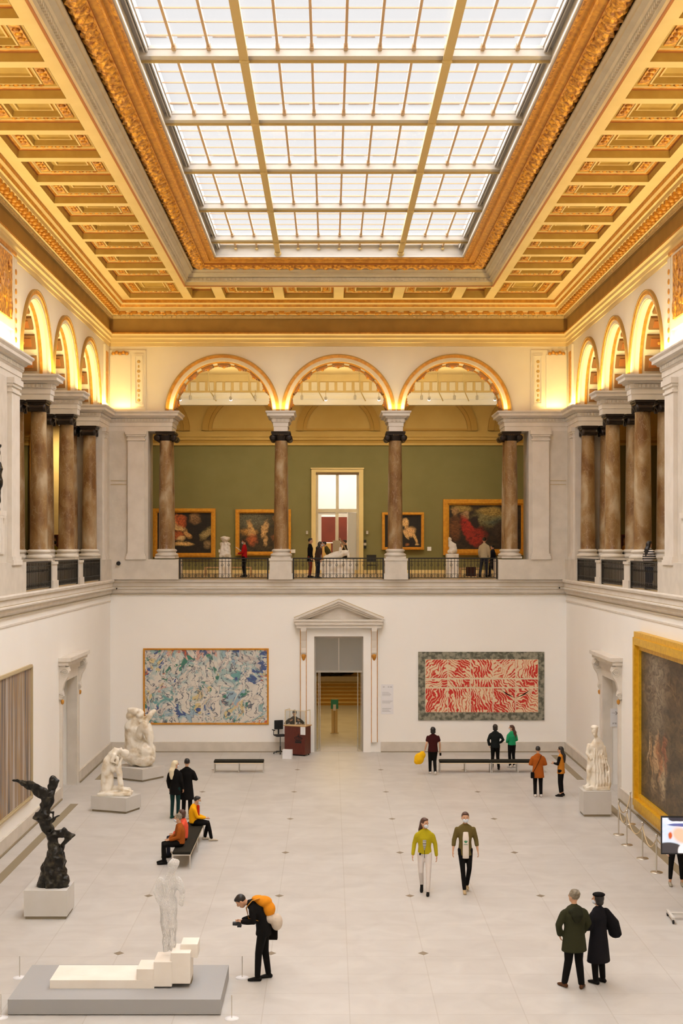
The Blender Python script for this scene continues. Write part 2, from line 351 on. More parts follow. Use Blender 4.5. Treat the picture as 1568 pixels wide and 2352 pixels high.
# ---- arcades: wall with round arches
ZS = 14.17; RI = 2.10
def arcade(T, u0, u1, cs, name, side_label):
    m = MB(); th = 1.6; z1 = 18.8; N = 40
    us = set([u0, u1])
    for c in cs:
        for k in range(N+1): us.add(round(c - RI*math.cos(PI*k/N), 5))
    us = sorted(us)
    def h(u):
        for c in cs:
            if abs(u-c) < RI-1e-4: return ZS + math.sqrt(RI*RI-(u-c)**2)
        return ZS
    for a, b in zip(us, us[1:]):
        mid = (a+b)/2; ha, hb = h(a), h(b)
        if h(mid) == ZS: ha = hb = ZS
        for v in (0, th): m.face([T(a, v, ha), T(b, v, hb), T(b, v, z1), T(a, v, z1)], 0)
        m.face([T(a, 0, ha), T(b, 0, hb), T(b, th, hb), T(a, th, ha)], 0 if h(mid) == ZS else 1)
    o = struct(m.build(name, [M['plaster'], M['plaster']]))
    for c in cs:
        m = MB()
        def band(r0, r1, v0, v1, mi, n=48):
            rows = []
            for k in range(n+1):
                t = PI*k/n; cc, ss = math.cos(t), math.sin(t)
                rows.append([T(c-r0*cc, v0, ZS+r0*ss), T(c-r1*cc, v0, ZS+r1*ss), T(c-r1*cc, v1, ZS+r1*ss), T(c-r0*cc, v1, ZS+r0*ss)])
            m.grid(rows, mi, False, closed_u=True)
        band(2.10, 2.22, -.03, .02, 2); band(2.22, 2.34, -.07, .02, 0); band(2.33, 2.37, -.09, .02, 1)
        band(2.04, 2.11, .22, .31, 0); band(2.04, 2.11, 1.30, 1.39, 0); band(2.07, 2.11, 0.0, .06, 2)
        m.build('archivolt', [M['gold'], M['frieze'], M['greym']], o)
        m = MB()
        nb = 9
        for k in range(nb):
            t0 = PI*(k+.5)/nb; dt = .12
            def q(t, r, v): return T(c-r*math.cos(t), v, ZS+r*math.sin(t))
            for (ta, tb, va, vb, r0, r1, mi) in ((t0-dt, t0+dt, .40, 1.20, 2.0, 2.11, 0), (t0-dt*.6, t0+dt*.6, .52, 1.08, 1.96, 2.01, 1)):
                pts = [q(ta, r0, va), q(tb, r0, va), q(tb, r0, vb), q(ta, r0, vb), q(ta, r1, va), q(tb, r1, va), q(tb, r1, vb), q(ta, r1, vb)]
                for f in ((0,1,2,3),(0,1,5,4),(1,2,6,5),(2,3,7,6),(3,0,4,7)): m.face([pts[i] for i in f], mi)
            cpt = q(t0, 1.94, .80); m.ell(cpt, (.07,.07,.07), 8, 2)
        m.build('coffer', [M['cofbrown'], M['brownline'], M['gold']], o)
    return o
wab = arcade(lambda u, v, z: Vector((u, D+v, z)), -11.1, 11.1, (-4.8, 0, 4.8), 'wall_back_arcade', 'end')
sc = (44.33, 49.27, 54.21)
wal = arcade(lambda u, v, z: Vector((-W-v, u, z)), 41.3, 60.6, sc, 'wall_left_arcade', 'left')
war = arcade(lambda u, v, z: Vector((W+v, u, z)), 41.3, 60.6, sc, 'wall_right_arcade', 'right')
m = MB()
for s in (-1, 1): m.box(*sorted((s*9.5, s*11.1)), -1, 41.3, ZS, 18.8)
struct(m.build('wall_upper_near', M['plaster']))

# ---- stone entablature over the columns
EP = [(0,13.35),(0,13.54),(.025,13.55),(.025,13.70),(.06,13.73),(.06,13.87),(.14,13.90),(.16,13.95),(.27,13.97),(.27,14.06),(.33,14.12),(.33,14.17)]
def dent_edge(m, p, q, off, z0, z1, dep=.05, step=.13, wd=.075, skip=.05):
    p, q = Vector(p), Vector(q); d = (q-p); L = d.length; d = d/L; n = Vector((d.y, -d.x)); k = int((L-2*skip)/step)
    for i in range(k):
        a = p + d*(skip+(i+.5)*(L-2*skip)/k - wd/2) + n*off; b = a + d*wd; c = b + n*dep; e = a + n*dep
        P8 = [(a.x,a.y,z0),(b.x,b.y,z0),(c.x,c.y,z0),(e.x,e.y,z0),(a.x,a.y,z1),(b.x,b.y,z1),(c.x,c.y,z1),(e.x,e.y,z1)]
        nn = len(m.v); m.v += P8
        for f in ((0,1,2,3),(0,1,5,4),(1,2,6,5),(2,3,7,6),(3,0,4,7)): m.f.append(tuple(nn+j for j in f)); m.m.append(0); m.sm.append(False)
def entab(name, poly, edges):
    m = MB(); m.sweep(poly, EP); o = struct(m.build(name, M['stone2']))
    m = MB()
    for i in edges:
        p, q = Vector(poly[i]), Vector(poly[(i+1) % len(poly)]); d = (q-p).normalized()
        dent_edge(m, p, q, .06, 13.76, 13.86)
    m.build('dentil_row', M['stone'], o)
    return o
for s in (-1, 1):
    if s < 0: poly = [(-11.1, 56.4), (-9.5, 56.4), (-9.5, 59.0), (-6.9, 59.0), (-6.9, 60.6), (-11.1, 60.6)]; ed = (0,1,2,3)
    else: poly = [(6.9, 60.6), (6.9, 59.0), (9.5, 59.0), (9.5, 56.4), (11.1, 56.4), (11.1, 60.6)]; ed = (0,1,2,3)
    entab('trim_%d' % (3 if s < 0 else 4), poly, ed)
    poly = [(-11.1, -1), (-9.5, -1), (-9.5, 42.15), (-11.1, 42.15)] if s < 0 else [(9.5, -1), (11.1, -1), (11.1, 42.15), (9.5, 42.15)]
    o = entab('trim_%d' % (5 if s < 0 else 6), poly, (2,) if s < 0 else (2,))
    m = MB(); 
    if s < 0: dent_edge(m, (-9.5, 26), (-9.5, 42.15), .06, 13.76, 13.86)
    else: dent_edge(m, (9.5, 42.15), (9.5, 26), .06, 13.76, 13.86)
    m.build('dentil_row', M['stone'], o)
n = 7
for x in (-2.39, 2.39):
    entab('trim_%d' % n, [(x-.29, 59.0), (x+.29, 59.0), (x+.29, 60.6), (x-.29, 60.6)], (0,1,3)); n += 1
for y in (46.8, 51.74):
    for s in (-1, 1):
        a, b = sorted((s*9.5, s*11.1)); entab('trim_%d' % n, [(a, y-.30), (b, y-.30), (b, y+.30), (a, y+.30)], (0,1,3)); n += 1

# ---- upper pilaster panels in the corners above the entablature
for s in (-1, 1):
    m = MB()
    def rel(x0, x1, z0, z1, d, mi, y=59.0):
        m.box(*sorted((s*x0, s*x1)), y-d, y, z0, z1, mi)
    rel(7.98, 9.5, 14.17, 16.7, .06, 0); rel(8.05, 8.48, 14.35, 16.55, .10, 0)
    for z0, z1, x0, x1 in ((14.45,14.5,8.1,8.43),(16.42,16.47,8.1,8.43),(14.45,16.47,8.1,8.14),(14.45,16.47,8.39,8.43)): rel(x0, x1, z0, z1, .13, 0)
    for k in range(9):
        zz = 14.62 + k*.2; r = .035 if k % 2 else .075
        m.ell((s*8.265, 58.90, zz), (r, .015, .07), 8, 2)
    rel(8.6, 9.46, 14.3, 16.5, .09, 0); rel(8.72, 9.34, 14.45, 16.3, .07, 0)
    for k in range(5): m.ell((s*(8.75+k*.14), 58.86, 16.55+.04*(k % 2)), (.08,.05,.07), 8, 1)
    m.box(*sorted((s*9.5, s*9.42)), 57.5, 58.3, 14.2, 16.75, 0); m.box(*sorted((s*9.42, s*9.40)), 57.65, 58.15, 14.4, 16.5, 1)
    struct(m.build('trim_%d' % (30+(s+1)//2), [M['plaster'], M['gold'], M['ochre']]))
# gilded relief panels high on the solid side walls
for s in (-1, 1):
    m = MB()
    m.box(*sorted((s*9.5, s*9.40)), 30, 40.7, 14.75, 17.0, 0)
    m.box(*sorted((s*9.41, s*9.36)), 30.3, 40.35, 15.0, 16.8, 1)
    for k in range(60):
        y = 30.4+k*.165; m.ell((s*9.36, y, 15.3+random.random()*1.3), (.06, .12+.1*random.random(), .15+.25*random.random()), 8, 1)
    for y in (40.95, 29.7):
        m.box(*sorted((s*9.5, s*9.40)), y-.2, y+.2, 14.2, 16.85, 0)
        for k in range(8): m.ell((s*9.39, y, 14.5+k*.28), (.03, .09, .09), 8, 2)
    m.box(*sorted((s*9.46, s*9.36)), 30, 40.9, 16.9, 17.0, 2)
    struct(m.build('trim_%d' % (32+(s+1)//2), [M['plaster'], M['leaf'], M['gold']]))

# ---- main cornice under the coffered ceiling
RH = ring(W, -1, D)
prof = [(-.02,16.85),(.03,16.87),(.03,17.0),(.07,17.02),(.07,17.15),(.12,17.2),(.12,17.3),(.17,17.36),(.17,17.42),(.02,17.42),(.02,17.98),(.10,18.0),(.10,18.12),(.2,18.16),(.24,18.24),(.5,18.26),(.5,18.38),(.56,18.40),(.60,18.50),(.66,18.56),(.66,18.70)]
mi_ = [0,0,0,0,0,0,0,1,1,2,2,0,0,1,0,0,0,1,0,3]
m = MB(); m.sweep(RH, prof, mis=mi_, cap=False)
o = struct(m.build('trim_11', [M['beam'], M['gold'], M['frieze'], M['gold']]))
m = MB(); k = int(9.4*2/.19)
dent_edge(m, (-9.5, 59), (9.5, 59), .10, 18.03, 18.11, .06, .19, .11, .15)
dent_edge(m, (-9.5, 24), (-9.5, 59), .10, 18.03, 18.11, .06, .19, .11, .15); dent_edge(m, (9.5, 59), (9.5, 24), .10, 18.03, 18.11, .06, .19, .11, .15)
m.build('dentil_row', M['beam'], o)
m = MB()
dent_edge(m, (-9.5, 59), (9.5, 59), .24, 18.15, 18.25, .24, .46, .22, .4)
dent_edge(m, (-9.5, 24), (-9.5, 59), .24, 18.15, 18.25, .24, .46, .22, .4); dent_edge(m, (9.5, 59), (9.5, 24), .24, 18.15, 18.25, .24, .46, .22, .4)
def curls(m, y0, y1, st, fn, r):
    y = y0
    while y < y1: m.ell(fn(y), r, 8); y += st
for s in (-1, 1): curls(m, 24.2, 58.5, .46, lambda y: (s*9.10, y, 18.15), (.10,.09,.06))
curls(m, -9, 9.01, .46, lambda x: (x, 58.6, 18.15), (.09,.10,.06))
m.build('modillion_row', M['gold'], o)

# ---- coffered ceiling round the laylight
m = MB(); HO, HI, YO, YI = 8.86, 5.97, 58.36, 55.3
ceil_ = MB()
# outer and inner beams (bottom faces at ZC)
for s in (-1, 1):
    ceil_.box(*sorted((s*8.5, s*9.3)), -1, 58.8, ZC, ZC+.8); ceil_.box(*sorted((s*HI, s*6.32)), 2, YI+.2, ZC, ZC+.45)
    ceil_.box(*sorted((s*HI, s*8.6)), -1, 22.2, ZC, ZC+.5)
ceil_.box(-9.3, 9.3, 57.95, 59.2, ZC, ZC+.8); ceil_.box(-HI, HI, YI, YI+.3, ZC, ZC+.45)
ceil_.box(-9.3, 9.3, -1.5, 3.0, ZC, ZC+.5)
ys = [54.42-2.45*k for k in range(14)]
for y in ys:
    for s in (-1, 1): ceil_.box(*sorted((s*6.3, s*8.55)), y-.18, y+.18, ZC, ZC+.45)
xs = [-4.8, -2.4, 0, 2.4, 4.8]
for x in xs: ceil_.box(x-.2, x+.2, YI+.1, 58.0, ZC, ZC+.45)
for s in (-1, 1): ceil_.box(*sorted((s*HI, s*6.32)), YI-.1, 58.0, ZC, ZC+.45)
# closing slab above the coffers
for s in (-1, 1): ceil_.box(*sorted((s*5.6, s*11.2)), -7, 60.7, 19.64, 19.9)
ceil_.box(-5.6, 5.6, 55.0, 60.7, 19.64, 19.9); ceil_.box(-5.6, 5.6, -7.2, 3.4, 19.64, 19.9)
ceil_.box(-11.2, 11.2, 59.0, 60.7, 18.8, 19.7)
for s in (-1, 1): ceil_.box(*sorted((s*9.3, s*11.2)), -7, 60.7, 18.8, 19.7)
ceilo = struct(ceil_.build('ceiling', M['beam']))
def coffer_mesh(w, l):
    """recess w (x) by l (y), centred, opening at z=0 looking up"""
    m = MB()
    def loop(hx, hy, z): return [(-hx,-hy,z),(hx,-hy,z),(hx,hy,z),(-hx,hy,z)]
    st = [(w/2, l/2, 0, 0), (w/2, l/2, .30, 0), (w/2-.02, l/2-.02, .30, 1), (w/2-.03, l/2-.03, .34, 1), (w/2-.06, l/2-.06, .32, 2), (w/2-.10, l/2-.10, .36, 2), (w/2-.14, l/2-.13, .33, 3),
          (w/2-.16, l/2-.15, .37, 3), (w/2-.46, l/2-.34, .37, 0), (w/2-.46, l/2-.34, .34, 3), (w/2-.50, l/2-.38, .34, 3), (w/2-.52, l/2-.40, .56, 0), (w/2-.62, l/2-.5, .56, 0), (w/2-.64, l/2-.52, .52, 2), (w/2-.68, l/2-.56, .52, 3), (w/2-.70, l/2-.58, .60, 0)]
    st = [(a, b, z*.62, q) for a, b, z, q in st]; rows = [loop(a, b, z) for a, b, z, _ in st]; m.grid(rows, 0, False, closed_u=True, mis=[q[3] for q in st[1:]])
    a, b, z, _ = st[-1]; m.face(loop(a, b, z), 0)
    for sx in (-1, 1):
        x = sx*(w/2-.31)
        m.box(x-.11, x+.11, -l/2+.36, l/2-.36, .20, .24, 4)
        for k in (-1, 0, 1): m.ell((x, k*.26, .20), (.09,.10,.05), 8, 4)
    for sy in (-1, 1):
        for k in range(7): m.ell(((k-3)*.19, sy*(l/2-.25), .22), (.07,.05,.03), 8, 4)
    return m
cf_mats = [M['ceilgold'], M['brownline'], M['gold'], M['beam'], M['leaf']]
def coffer_at(m0, cx, cy):
    o = m0.copy(); C.objects.link(o); o.parent = ceilo; o.location = (cx, cy, ZC+.001)
c1 = coffer_mesh(2.165, 2.075).build('coffer', cf_mats, ceilo, (-7.41, (ys[0]+ys[1])/2, ZC+.001))
first = True
for i in range(13):
    for s in (-1, 1):
        if first: first = False; continue
        coffer_at(c1, s*7.41, (ys[i]+ys[i+1])/2)
cc = coffer_mesh(2.165, 57.93-54.62).build('coffer', cf_mats, ceilo, (-7.41, (57.95+54.60)/2, ZC+.001)); coffer_at(cc, 7.41, (57.95+54.60)/2)
ce = coffer_mesh(1.985, 57.93-55.62).build('coffer', cf_mats, ceilo, (-3.6, (57.95+55.6)/2, ZC+.001))
for x in (-1.2, 1.2, 3.6): coffer_at(ce, x, (57.95+55.6)/2)
ck = coffer_mesh(.97, 57.95-55.6)
ck = MB(); hx, hy = .46, (57.93-55.62)/2
ck.grid([[(-a,-b,z),(a,-b,z),(a,b,z),(-a,b,z)] for a, b, z in ((hx,hy,0),(hx,hy,.3),(hx-.03,hy-.03,.34),(hx-.1,hy-.1,.36),(hx-.2,hy-.25,.37),(hx-.22,hy-.3,.5))], 0, False, closed_u=True, mis=[0,1,2,3,0])
ck.face([(-hx+.22,-hy+.3,.5),(hx-.22,-hy+.3,.5),(hx-.22,hy-.3,.5),(-hx+.22,hy-.3,.5)], 0)
ck = ck.build('coffer', cf_mats, ceilo, (-5.485, (57.95+55.6)/2, ZC+.001)); coffer_at(ck, 5.485, (57.95+55.6)/2)
# mouldings of the opening
RW = ring(HI, 3.0, YI)
m = MB(); m.sweep(RW, [(-.04,18.665),(.015,18.665),(.015,18.70),(0,18.70),(0,18.84),(.05,18.87),(.05,18.99),(.13,19.03),(.16,19.10),(.28,19.14),(.28,19.20),(.33,19.25),(.33,19.30),(.2,19.30),(.2,19.62)], mis=[1,1,1,0,0,0,0,0,0,0,0,0,2,2], cap=False)
o = struct(m.build('trim_12', [M['greym'], M['brownline'], M['frieze']]))
m = MB()
dent_edge(m, (-HI, 22), (-HI, YI), .05, 18.90, 18.98, .07, .16, .09); dent_edge(m, (-HI, YI), (HI, YI), .05, 18.90, 18.98, .07, .16, .09); dent_edge(m, (HI, YI), (HI, 22), .05, 18.90, 18.98, .07, .16, .09)
m.build('dentil_row', M['greym'], o)
m = MB(); m.sweep(RW, [(.2,19.63),(.30,19.60),(.36,19.50),(.74,19.36),(.80,19.36),(.80,19.41),(.95,19.45),(.99,19.42),(1.03,19.42),(1.05,19.50),(1.15,19.52),(1.18,19.49),(1.23,19.50),(1.24,19.62),(1.3,19.62)], mis=[1,1,1,0,1,0,2,0,0,0,2,2,0,0], cap=False)
o = struct(m.build('trim_13', [M['gold'], M['brownline'], M['leaf']]))
# gilded leaf roll
m = MB()
def roll(path, perp):
    rows = []; n = len(path)
    for i, p in enumerate(path):
        r = []
        for k in range(11):
            t = PI*k/10; a, b = math.cos(t), math.sin(t)
            q = Vector(p) + Vector((*perp, 0))*(a*.21) + Vector((0,0,-1))*(b*.17)
            nz = noise.noise(Vector((q.x*6, q.y*6, q.z*8+k)))*.05 + (.035 if (i % 4) < 2 else -.03)*abs(math.sin(k*.9))
            r.append(q + Vector((*perp, 0))*(a*nz) + Vector((0,0,-1))*(b*nz))
        rows.append(r)
    m.grid(rows, 0, False)
st = .11
yy = [22 + st*k for k in range(int((YI-.55-22)/st)+1)]
for s in (-1, 1): roll([(s*(HI-.55), y, 19.42) for y in yy], (-s, 0))
xx = [-(HI-.55)+st*k for k in range(int(2*(HI-.55)/st)+1)]
roll([(x, YI-.55, 19.42) for x in xx], (0, -1))
m.build('leaf_roll', M['leaf'], o)

# ---- laylight (skylight)
win = sroot('window_1'); SX, SY1, SY0 = 4.72, 54.05, 4.2
m = MB(); Rs = ring(SX, SY0, SY1)
m.sweep(Rs, [(-.05,19.55),(.05,19.55),(.05,19.62),(.0,19.62),(.0,19.95),(.06,19.98),(.22,19.98),(.22,20.02),(.22,20.16),(-.3,20.16)], cap=False)
for s in (-1, 1):
    for x in (4.62, 4.56): m.box(*sorted((s*x, s*(x-.03))), SY0, SY1, 19.86, 19.99)
m.build('frame', M['white'], win)
ty = [52.21-4.88*k for k in range(10)]
for y in ty:
    m = MB(); m.box(-SX, SX, y-.15, y+.15, 19.78, 19.96); m.box(-SX, SX, y-.17, y-.13, 19.94, 20.02); m.box(-SX, SX, y+.13, y+.17, 19.72, 19.80, 1); m.build('cross_beam', [M['white'], M['rib']], win)
for x in (-2.33, 2.33):
    m = MB(); m.box(x-.10, x+.10, SY0, SY1, 19.70, 19.76); m.box(x-.07, x+.07, SY0, SY1, 19.76, 20.0); 
    for y in ty: m.ell((x, y, 19.70), (.13,.13,.07), 8)
    m.ell((x, SY1-.1, 19.68), (.14,.14,.12), 10)
    m.build('long_rib', M['rib'], win)
m = MB()
gx = [-2.33+.777*k for k in range(1, 6)] + [s*(2.33+.797*k) for k in (1, 2) for s in (-1, 1)]
for x in gx:
    m.box(x-.03, x+.03, SY0, SY1, 19.93, 20.03)
    for y in ty: m.box(x-.045, x+.045, y-.35, y-.15, 19.90, 20.0)
m.build('glazing_bar', M['bar'], win)
m = MB()
for y in ty:
    for k in range(1, 6): m.box(-SX, SX, y+.813*k-.012, y+.813*k+.012, 20.0, 20.03)
m.build('pane_lap', M['bar'], win)
m = MB(); m.box(-SX-.1, SX+.1, SY0, SY1+.1, 20.035, 20.05); m.build('pane', M['skyglass'], win)
m = MB()
gxa = sorted(gx + [-2.33, 2.33, -SX, SX])
for y in ty:
    for a, b in zip(gxa, gxa[1:]): m.box(a+.12, b-.12, y-.62, y-.54, 20.06, 20.10)
m.build('outer_purlin', M['bar'], win)
for x in gx: pass
m = MB()
for x in gx: m.ell((x, SY1-.08, 19.86), (.07,.05,.05), 8)
m.build('frame_boss', M['rib'], win)

# ================================================================ galleries behind the arcades
m = MB()
m.box(-17.2, 17.2, 72.0, 72.3, 7.2, 13.72, 0)
gd0, gd1, gdz = -2.45/2+.02-.05, 2.45/2+.02-.05, 0
# rebuilt with the doorway left open
m = MB(); A = P(724, 1080, 72).x; B = P(825, 1080, 72).x; zt = P(778, 1084, 72).z
m.box(-17.2, A, 72.0, 72.3, 7.2, 13.70, 0); m.box(B, 17.2, 72.0, 72.3, 7.2, 13.70, 0); m.box(A, B, 72.0, 72.3, zt, 13.70, 0)
m.box(-17.2, 17.2, 72.0, 72.3, 13.70, 18.3, 1)
for s in (-1, 1): m.box(*sorted((s*17.0, s*17.3)), -1, 72.3, 7.2, 14.3, 0); m.box(*sorted((s*17.0, s*17.3)), -1, 72.3, 14.3, 18.3, 1)
m.box(-17, 17, 71.93, 72.0, 7.2, 7.38, 2)
gw = struct(m.build('wall_gallery', [M['green'], M['ochre'], M['beam']]))
m = MB()
for z0, z1, d in ((13.68,13.80,.10),(13.80,13.95,.05),(13.95,14.10,.14),(14.10,14.2,.22)): m.box(-17, 17, 72-d, 72, z0, z1, 0 if d != .05 else 1)
m.build('gallery_cornice', [M['ochre'], M['ochred']], gw)
for px in (560, 777, 1000, 341, 1215):
    c = P(px, 985, 72); m = MB()
    rows = []
    for k in range(33):
        t = PI*k/32; cs_, sn = math.cos(t), math.sin(t)
        rows.append([(c.x-r*cs_, y, c.z-.1+r*sn) for r, y in ((1.62, 72.0), (1.62, 71.86), (1.78,71.86),(1.80, 71.80), (2.10, 71.80), (2.10, 72.0))])
    m.grid(rows, 0, False); m.box(c.x-1.62, c.x+1.62, 71.9, 72.0, c.z-.1, c.z, 0)
    m.build('lunette_arch', M['ochred'], gw)
m = MB(); m.box(-17.2, 17.2, 60.6, 72.3, 18.2, 18.4); m.box(-17.2, 17.2, 60.6, 66.2, 16.55, 16.7)
for s in (-1, 1): m.box(*sorted((s*11.1, s*17.2)), -1, 60.6, 16.6, 16.8)
gc = struct(m.build('ceiling_gallery', M['beam']))
m = MB()
a, b, c, d = P(0, 930, 66).z, P(0, 902, 66).z, P(0, 878, 66).z, 16.6
m.box(-9.4, 9.4, 66.0, 66.3, a, b, 0); m.box(-9.4, 9.4, 65.93, 66.3, a+.26, a+.33, 0); m.box(-9.4, 9.4, 65.95, 66.3, b-.06, b, 0)
m.box(-9.4, 9.4, 66.03, 66.3, b, d, 1)
x = -9.2
while x < 9.2: m.box(x, x+.26, 65.95, 66.05, b+.1, c, 2); x += .40
m.build('lantern_beam', [M['lower'], M['beam'], M['plaster']], gc)
# cream pier seen between the left columns
m = MB(); a = P(117, 0, 71.7).x; b = P(139, 0, 71.7).x; m.box(a, b, 71.6, 71.99, 7.2, P(0, 978, 71.7).z); struct(m.build('trim_40', M['beam']))
m = MB(); m.box(a-.1, b+.15, 71.5, 71.99, P(0, 978, 71.7).z, P(0, 972, 71.7).z); struct(m.build('trim_41', M['ochred']))
# the red room beyond the gallery door
m = MB(); rz = P(0, 1187, 78).z
m.box(-4, 4, 78, 78.2, 7.2, rz, 0); m.box(-4, 4, 78, 78.2, rz, 15, 1); m.box(-4.1, -4, 72.3, 78.2, 7.2, 15, 1); m.box(4, 4.1, 72.3, 78.2, 7.2, 15, 1); m.box(-4, 4, 72.3, 78.2, 14.0, 14.2, 1)
m.box(-4, 4, 72.3, 78.2, 7.0, 7.2, 2); m.box(-4, 4, 77.95, 78.0, rz-1.45, rz-1.40, 1)
m.box(P(784,0,78).x, P(802,0,78).x, 77.96, 78, 7.2, rz-1.42, 2); m.box(P(740,0,78).x, P(760,0,78).x, 77.96, 78, 7.2, rz-1.42, 3)
struct(m.build('wall_red_room', [M['redwall'], M['lower'], M['oak'], M['ochred']]))
# gallery door
d2 = sroot('door_2')
m = MB(); x0, x1, y0 = P(715,0,72).x, P(834,0,72).x, 71.8; zt2 = P(0,1075,72).z; fw = (P(725,0,72).x-x0)
m.box(x0, x0+fw, y0, 72.3, 7.2, zt2); m.box(x1-fw, x1, y0, 72.3, 7.2, zt2); m.box(x0, x1, y0, 72.3, zt2-fw, zt2); m.box(x0-.03, x1+.03, y0-.05, 72.0, zt2-.06, zt2)
m.build('architrave', M['beam'], d2)
m = MB(); xa, xb = x0+fw, x1-fw; zt3 = zt2-fw; zm = P(0,1172,72).z; xm = P(774.5,0,72).x; zb = 7.2
def bars(L, y=72.05, t=.06):
    for (a, b, c, d) in L: m.box(a, b, y, y+t, c, d)
bars([(xa, xa+.12, zb, zt3), (xb-.12, xb, zb, zt3), (xa, xb, zt3-.12, zt3), (xa, xb, zm-.10, zm+.07), (xm-.07, xm+.07, zm, zt3), (xm-.10, xm+.06, zb, zm)])
m.build('glazed_frame', M['greym'], d2)
m = MB(); bars([(xa+.12, xa+.28, zb, zm-.1), (xa+.12, xm-.1, zm-.24, zm-.10), (xm+.06, xm+.72, zm-.34, zm-.10)], 72.12)
m.build('door_leaf', M['paper'], d2)
m = MB(); T = Matrix.Translation((xb-.12, 72.1, 0)) @ Matrix.Rotation(math.radians(62), 4, 'Z')
m.box(-.95, 0, 0, .05, zb, zm-.12, 0, T); o = m.build('door_leaf', M['paper'], d2)
m = MB(); m.tube([(xb-.55, 71.95, 8.3), (xb-.55, 71.95, 8.6)], .02, 6); m.build('handle', M['steel'], o)
m = MB(); m.box(xa+.12, xb-.12, 72.07, 72.09, zm+.07, zt3-.12); m.build('pane', M['doorglass'], d2)

# ================================================================ doorways of the lower hall
d1 = sroot('door_1'); YB = DL
m = MB(); cx = .022
zc_ = lambda py: EZ-(py-VY)*YB/F
# moulded frame
fo = 1.60
for s in (-1, 1):
    m.box(*sorted((cx+s*1.02, cx+s*1.33)), YB-.10, YB, 0, 5.14); m.box(*sorted((cx+s*1.33, cx+s*fo)), YB-.14, YB, .42, 5.14)
m.box(cx-fo, cx+fo, YB-.10, YB, 4.82, 5.14); m.box(cx-fo, cx+fo, YB-.16, YB, 5.10, 5.16)
m.build('door_frame', M['lower'], d1)
m = MB()
for s in (-1, 1):
    for xx_ in (1.34, 1.585): m.box(*sorted((cx+s*xx_, cx+s*(xx_+.025))), YB-.155, YB-.13, .42, 5.1)
m.build('gilt_line', M['gold'], d1)
for s in (-1, 1):
    m = MB(); xx_ = cx+s*1.465
    prof = [(.16,4.95),(.34,5.16),(.40,5.05),(.36,4.85),(.26,4.6),(.20,4.3),(.20,4.1)]
    pts = [(YB, 5.2)] + [(YB-d_, z) for d_, z in [(.42,5.2),(.42,5.05),(.34,4.9),(.24,4.65),(.20,4.35),(.22,4.15),(.16,4.05)]] + [(YB, 4.05)]
    m.face([(xx_-.11, y, z) for y, z in pts]); m.face([(xx_+.11, y, z) for y, z in reversed(pts)])
    for i in range(len(pts)):
        (ya, za), (yb, zb_) = pts[i], pts[(i+1) % len(pts)]; m.face([(xx_-.11, ya, za), (xx_+.11, ya, za), (xx_+.11, yb, zb_), (xx_-.11, yb, zb_)])
    o = m.build('console', M['stone2'], d1)
    m = MB(); m.lathe([(.01,-.14),(.05,-.10),(.09,0),(.10,.10),(.06,.14)], (xx_, YB-.13, 3.95), 12); m.build('gilt_drop', M['gold'], o)
def pediment(YB):
    m = MB(); e = 1.84; zb_, zt_ = 5.22, 6.28
    m.box(cx-e+.08, cx+e-.08, YB-.36, YB, zb_-.04, zb_+.10); m.box(cx-e+.03, cx+e-.03, YB-.42, YB, zb_+.10, zb_+.24); m.box(cx-e, cx+e, YB-.46, YB, zb_+.24, zb_+.32)
    m.face([(cx-e+.2, YB-.10, zb_+.3), (cx+e-.2, YB-.10, zb_+.3), (cx, YB-.10, zt_-.12)])
    for s in (-1, 1):
        for y0, d0, d1_ in ((YB-.46, 0, .10), (YB-.40, -.10, 0), (YB-.30, -.20, -.10)):
            P4 = [(cx+s*e, zb_+.32+d0*.9), (cx, zt_+d0), (cx, zt_+d1_), (cx+s*(e+.02), zb_+.32+d1_)]
            if d0 == 0: P4[0] = (cx+s*e, zb_+.30)
            m.face([(x, y0, z) for x, z in P4]); 
            for i in range(4):
                a, b = P4[i], P4[(i+1) % 4]; m.face([(a[0], y0, a[1]), (b[0], y0, b[1]), (b[0], YB, b[1]), (a[0], YB, a[1])])
    return m
pediment(YB).build('pediment', M['stone2'], d1)
m = MB()
m.tube([(cx-1.86, YB-.44, 5.62), (cx, YB-.44, 6.38), (cx+1.86, YB-.44, 5.62)], .025, 6); m.build('pediment_edge', M['tan'], d1)
# transom of reflecting glass and glass doors
zt0, zt1 = zc_(1545), zc_(1463)
m = MB()
for a, b, c, d in ((dx0, dx0+.05, 0, zt1), (dx1-.05, dx1, 0, zt1), (dx0, dx1, zt0, zt0+.07), (dx0, dx1, zt1-.05, zt1), (cx-.02, cx+.02, zt0, zt1)): m.box(a, b, YB+.1, YB+.2, c, d)
for a in (dx0+.05, dx0+.16, dx0+.22, dx1-.24, dx1-.10): m.box(a, a+.025, YB+.12, YB+.2, 0, zt0)
m.build('glazed_frame', mat('grey_door_metal', (.42,.39,.34), .4, .4), d1)
m = MB(); m.box(dx0+.05, dx1-.05, YB+.14, YB+.16, zt0+.07, zt1-.05); m.build('pane', M['greyglass'], d1)
for s, x in ((-1, dx0+.05), (1, dx1-.05)):
    m = MB(); T = Matrix.Translation((x, YB+.2, 0)) @ Matrix.Rotation(s*math.radians(-78), 4, 'Z'); m.box(*sorted((0, -s*.9)), 0, .02, .02, zt0-.02, 0, T); o = m.build('door_leaf', M['doorglass'], d1)
m = MB()
m.box(-1.02, 1.06, YB-.02, YB+1.4, 0, .012); m.build('threshold', M['stone'], d1)
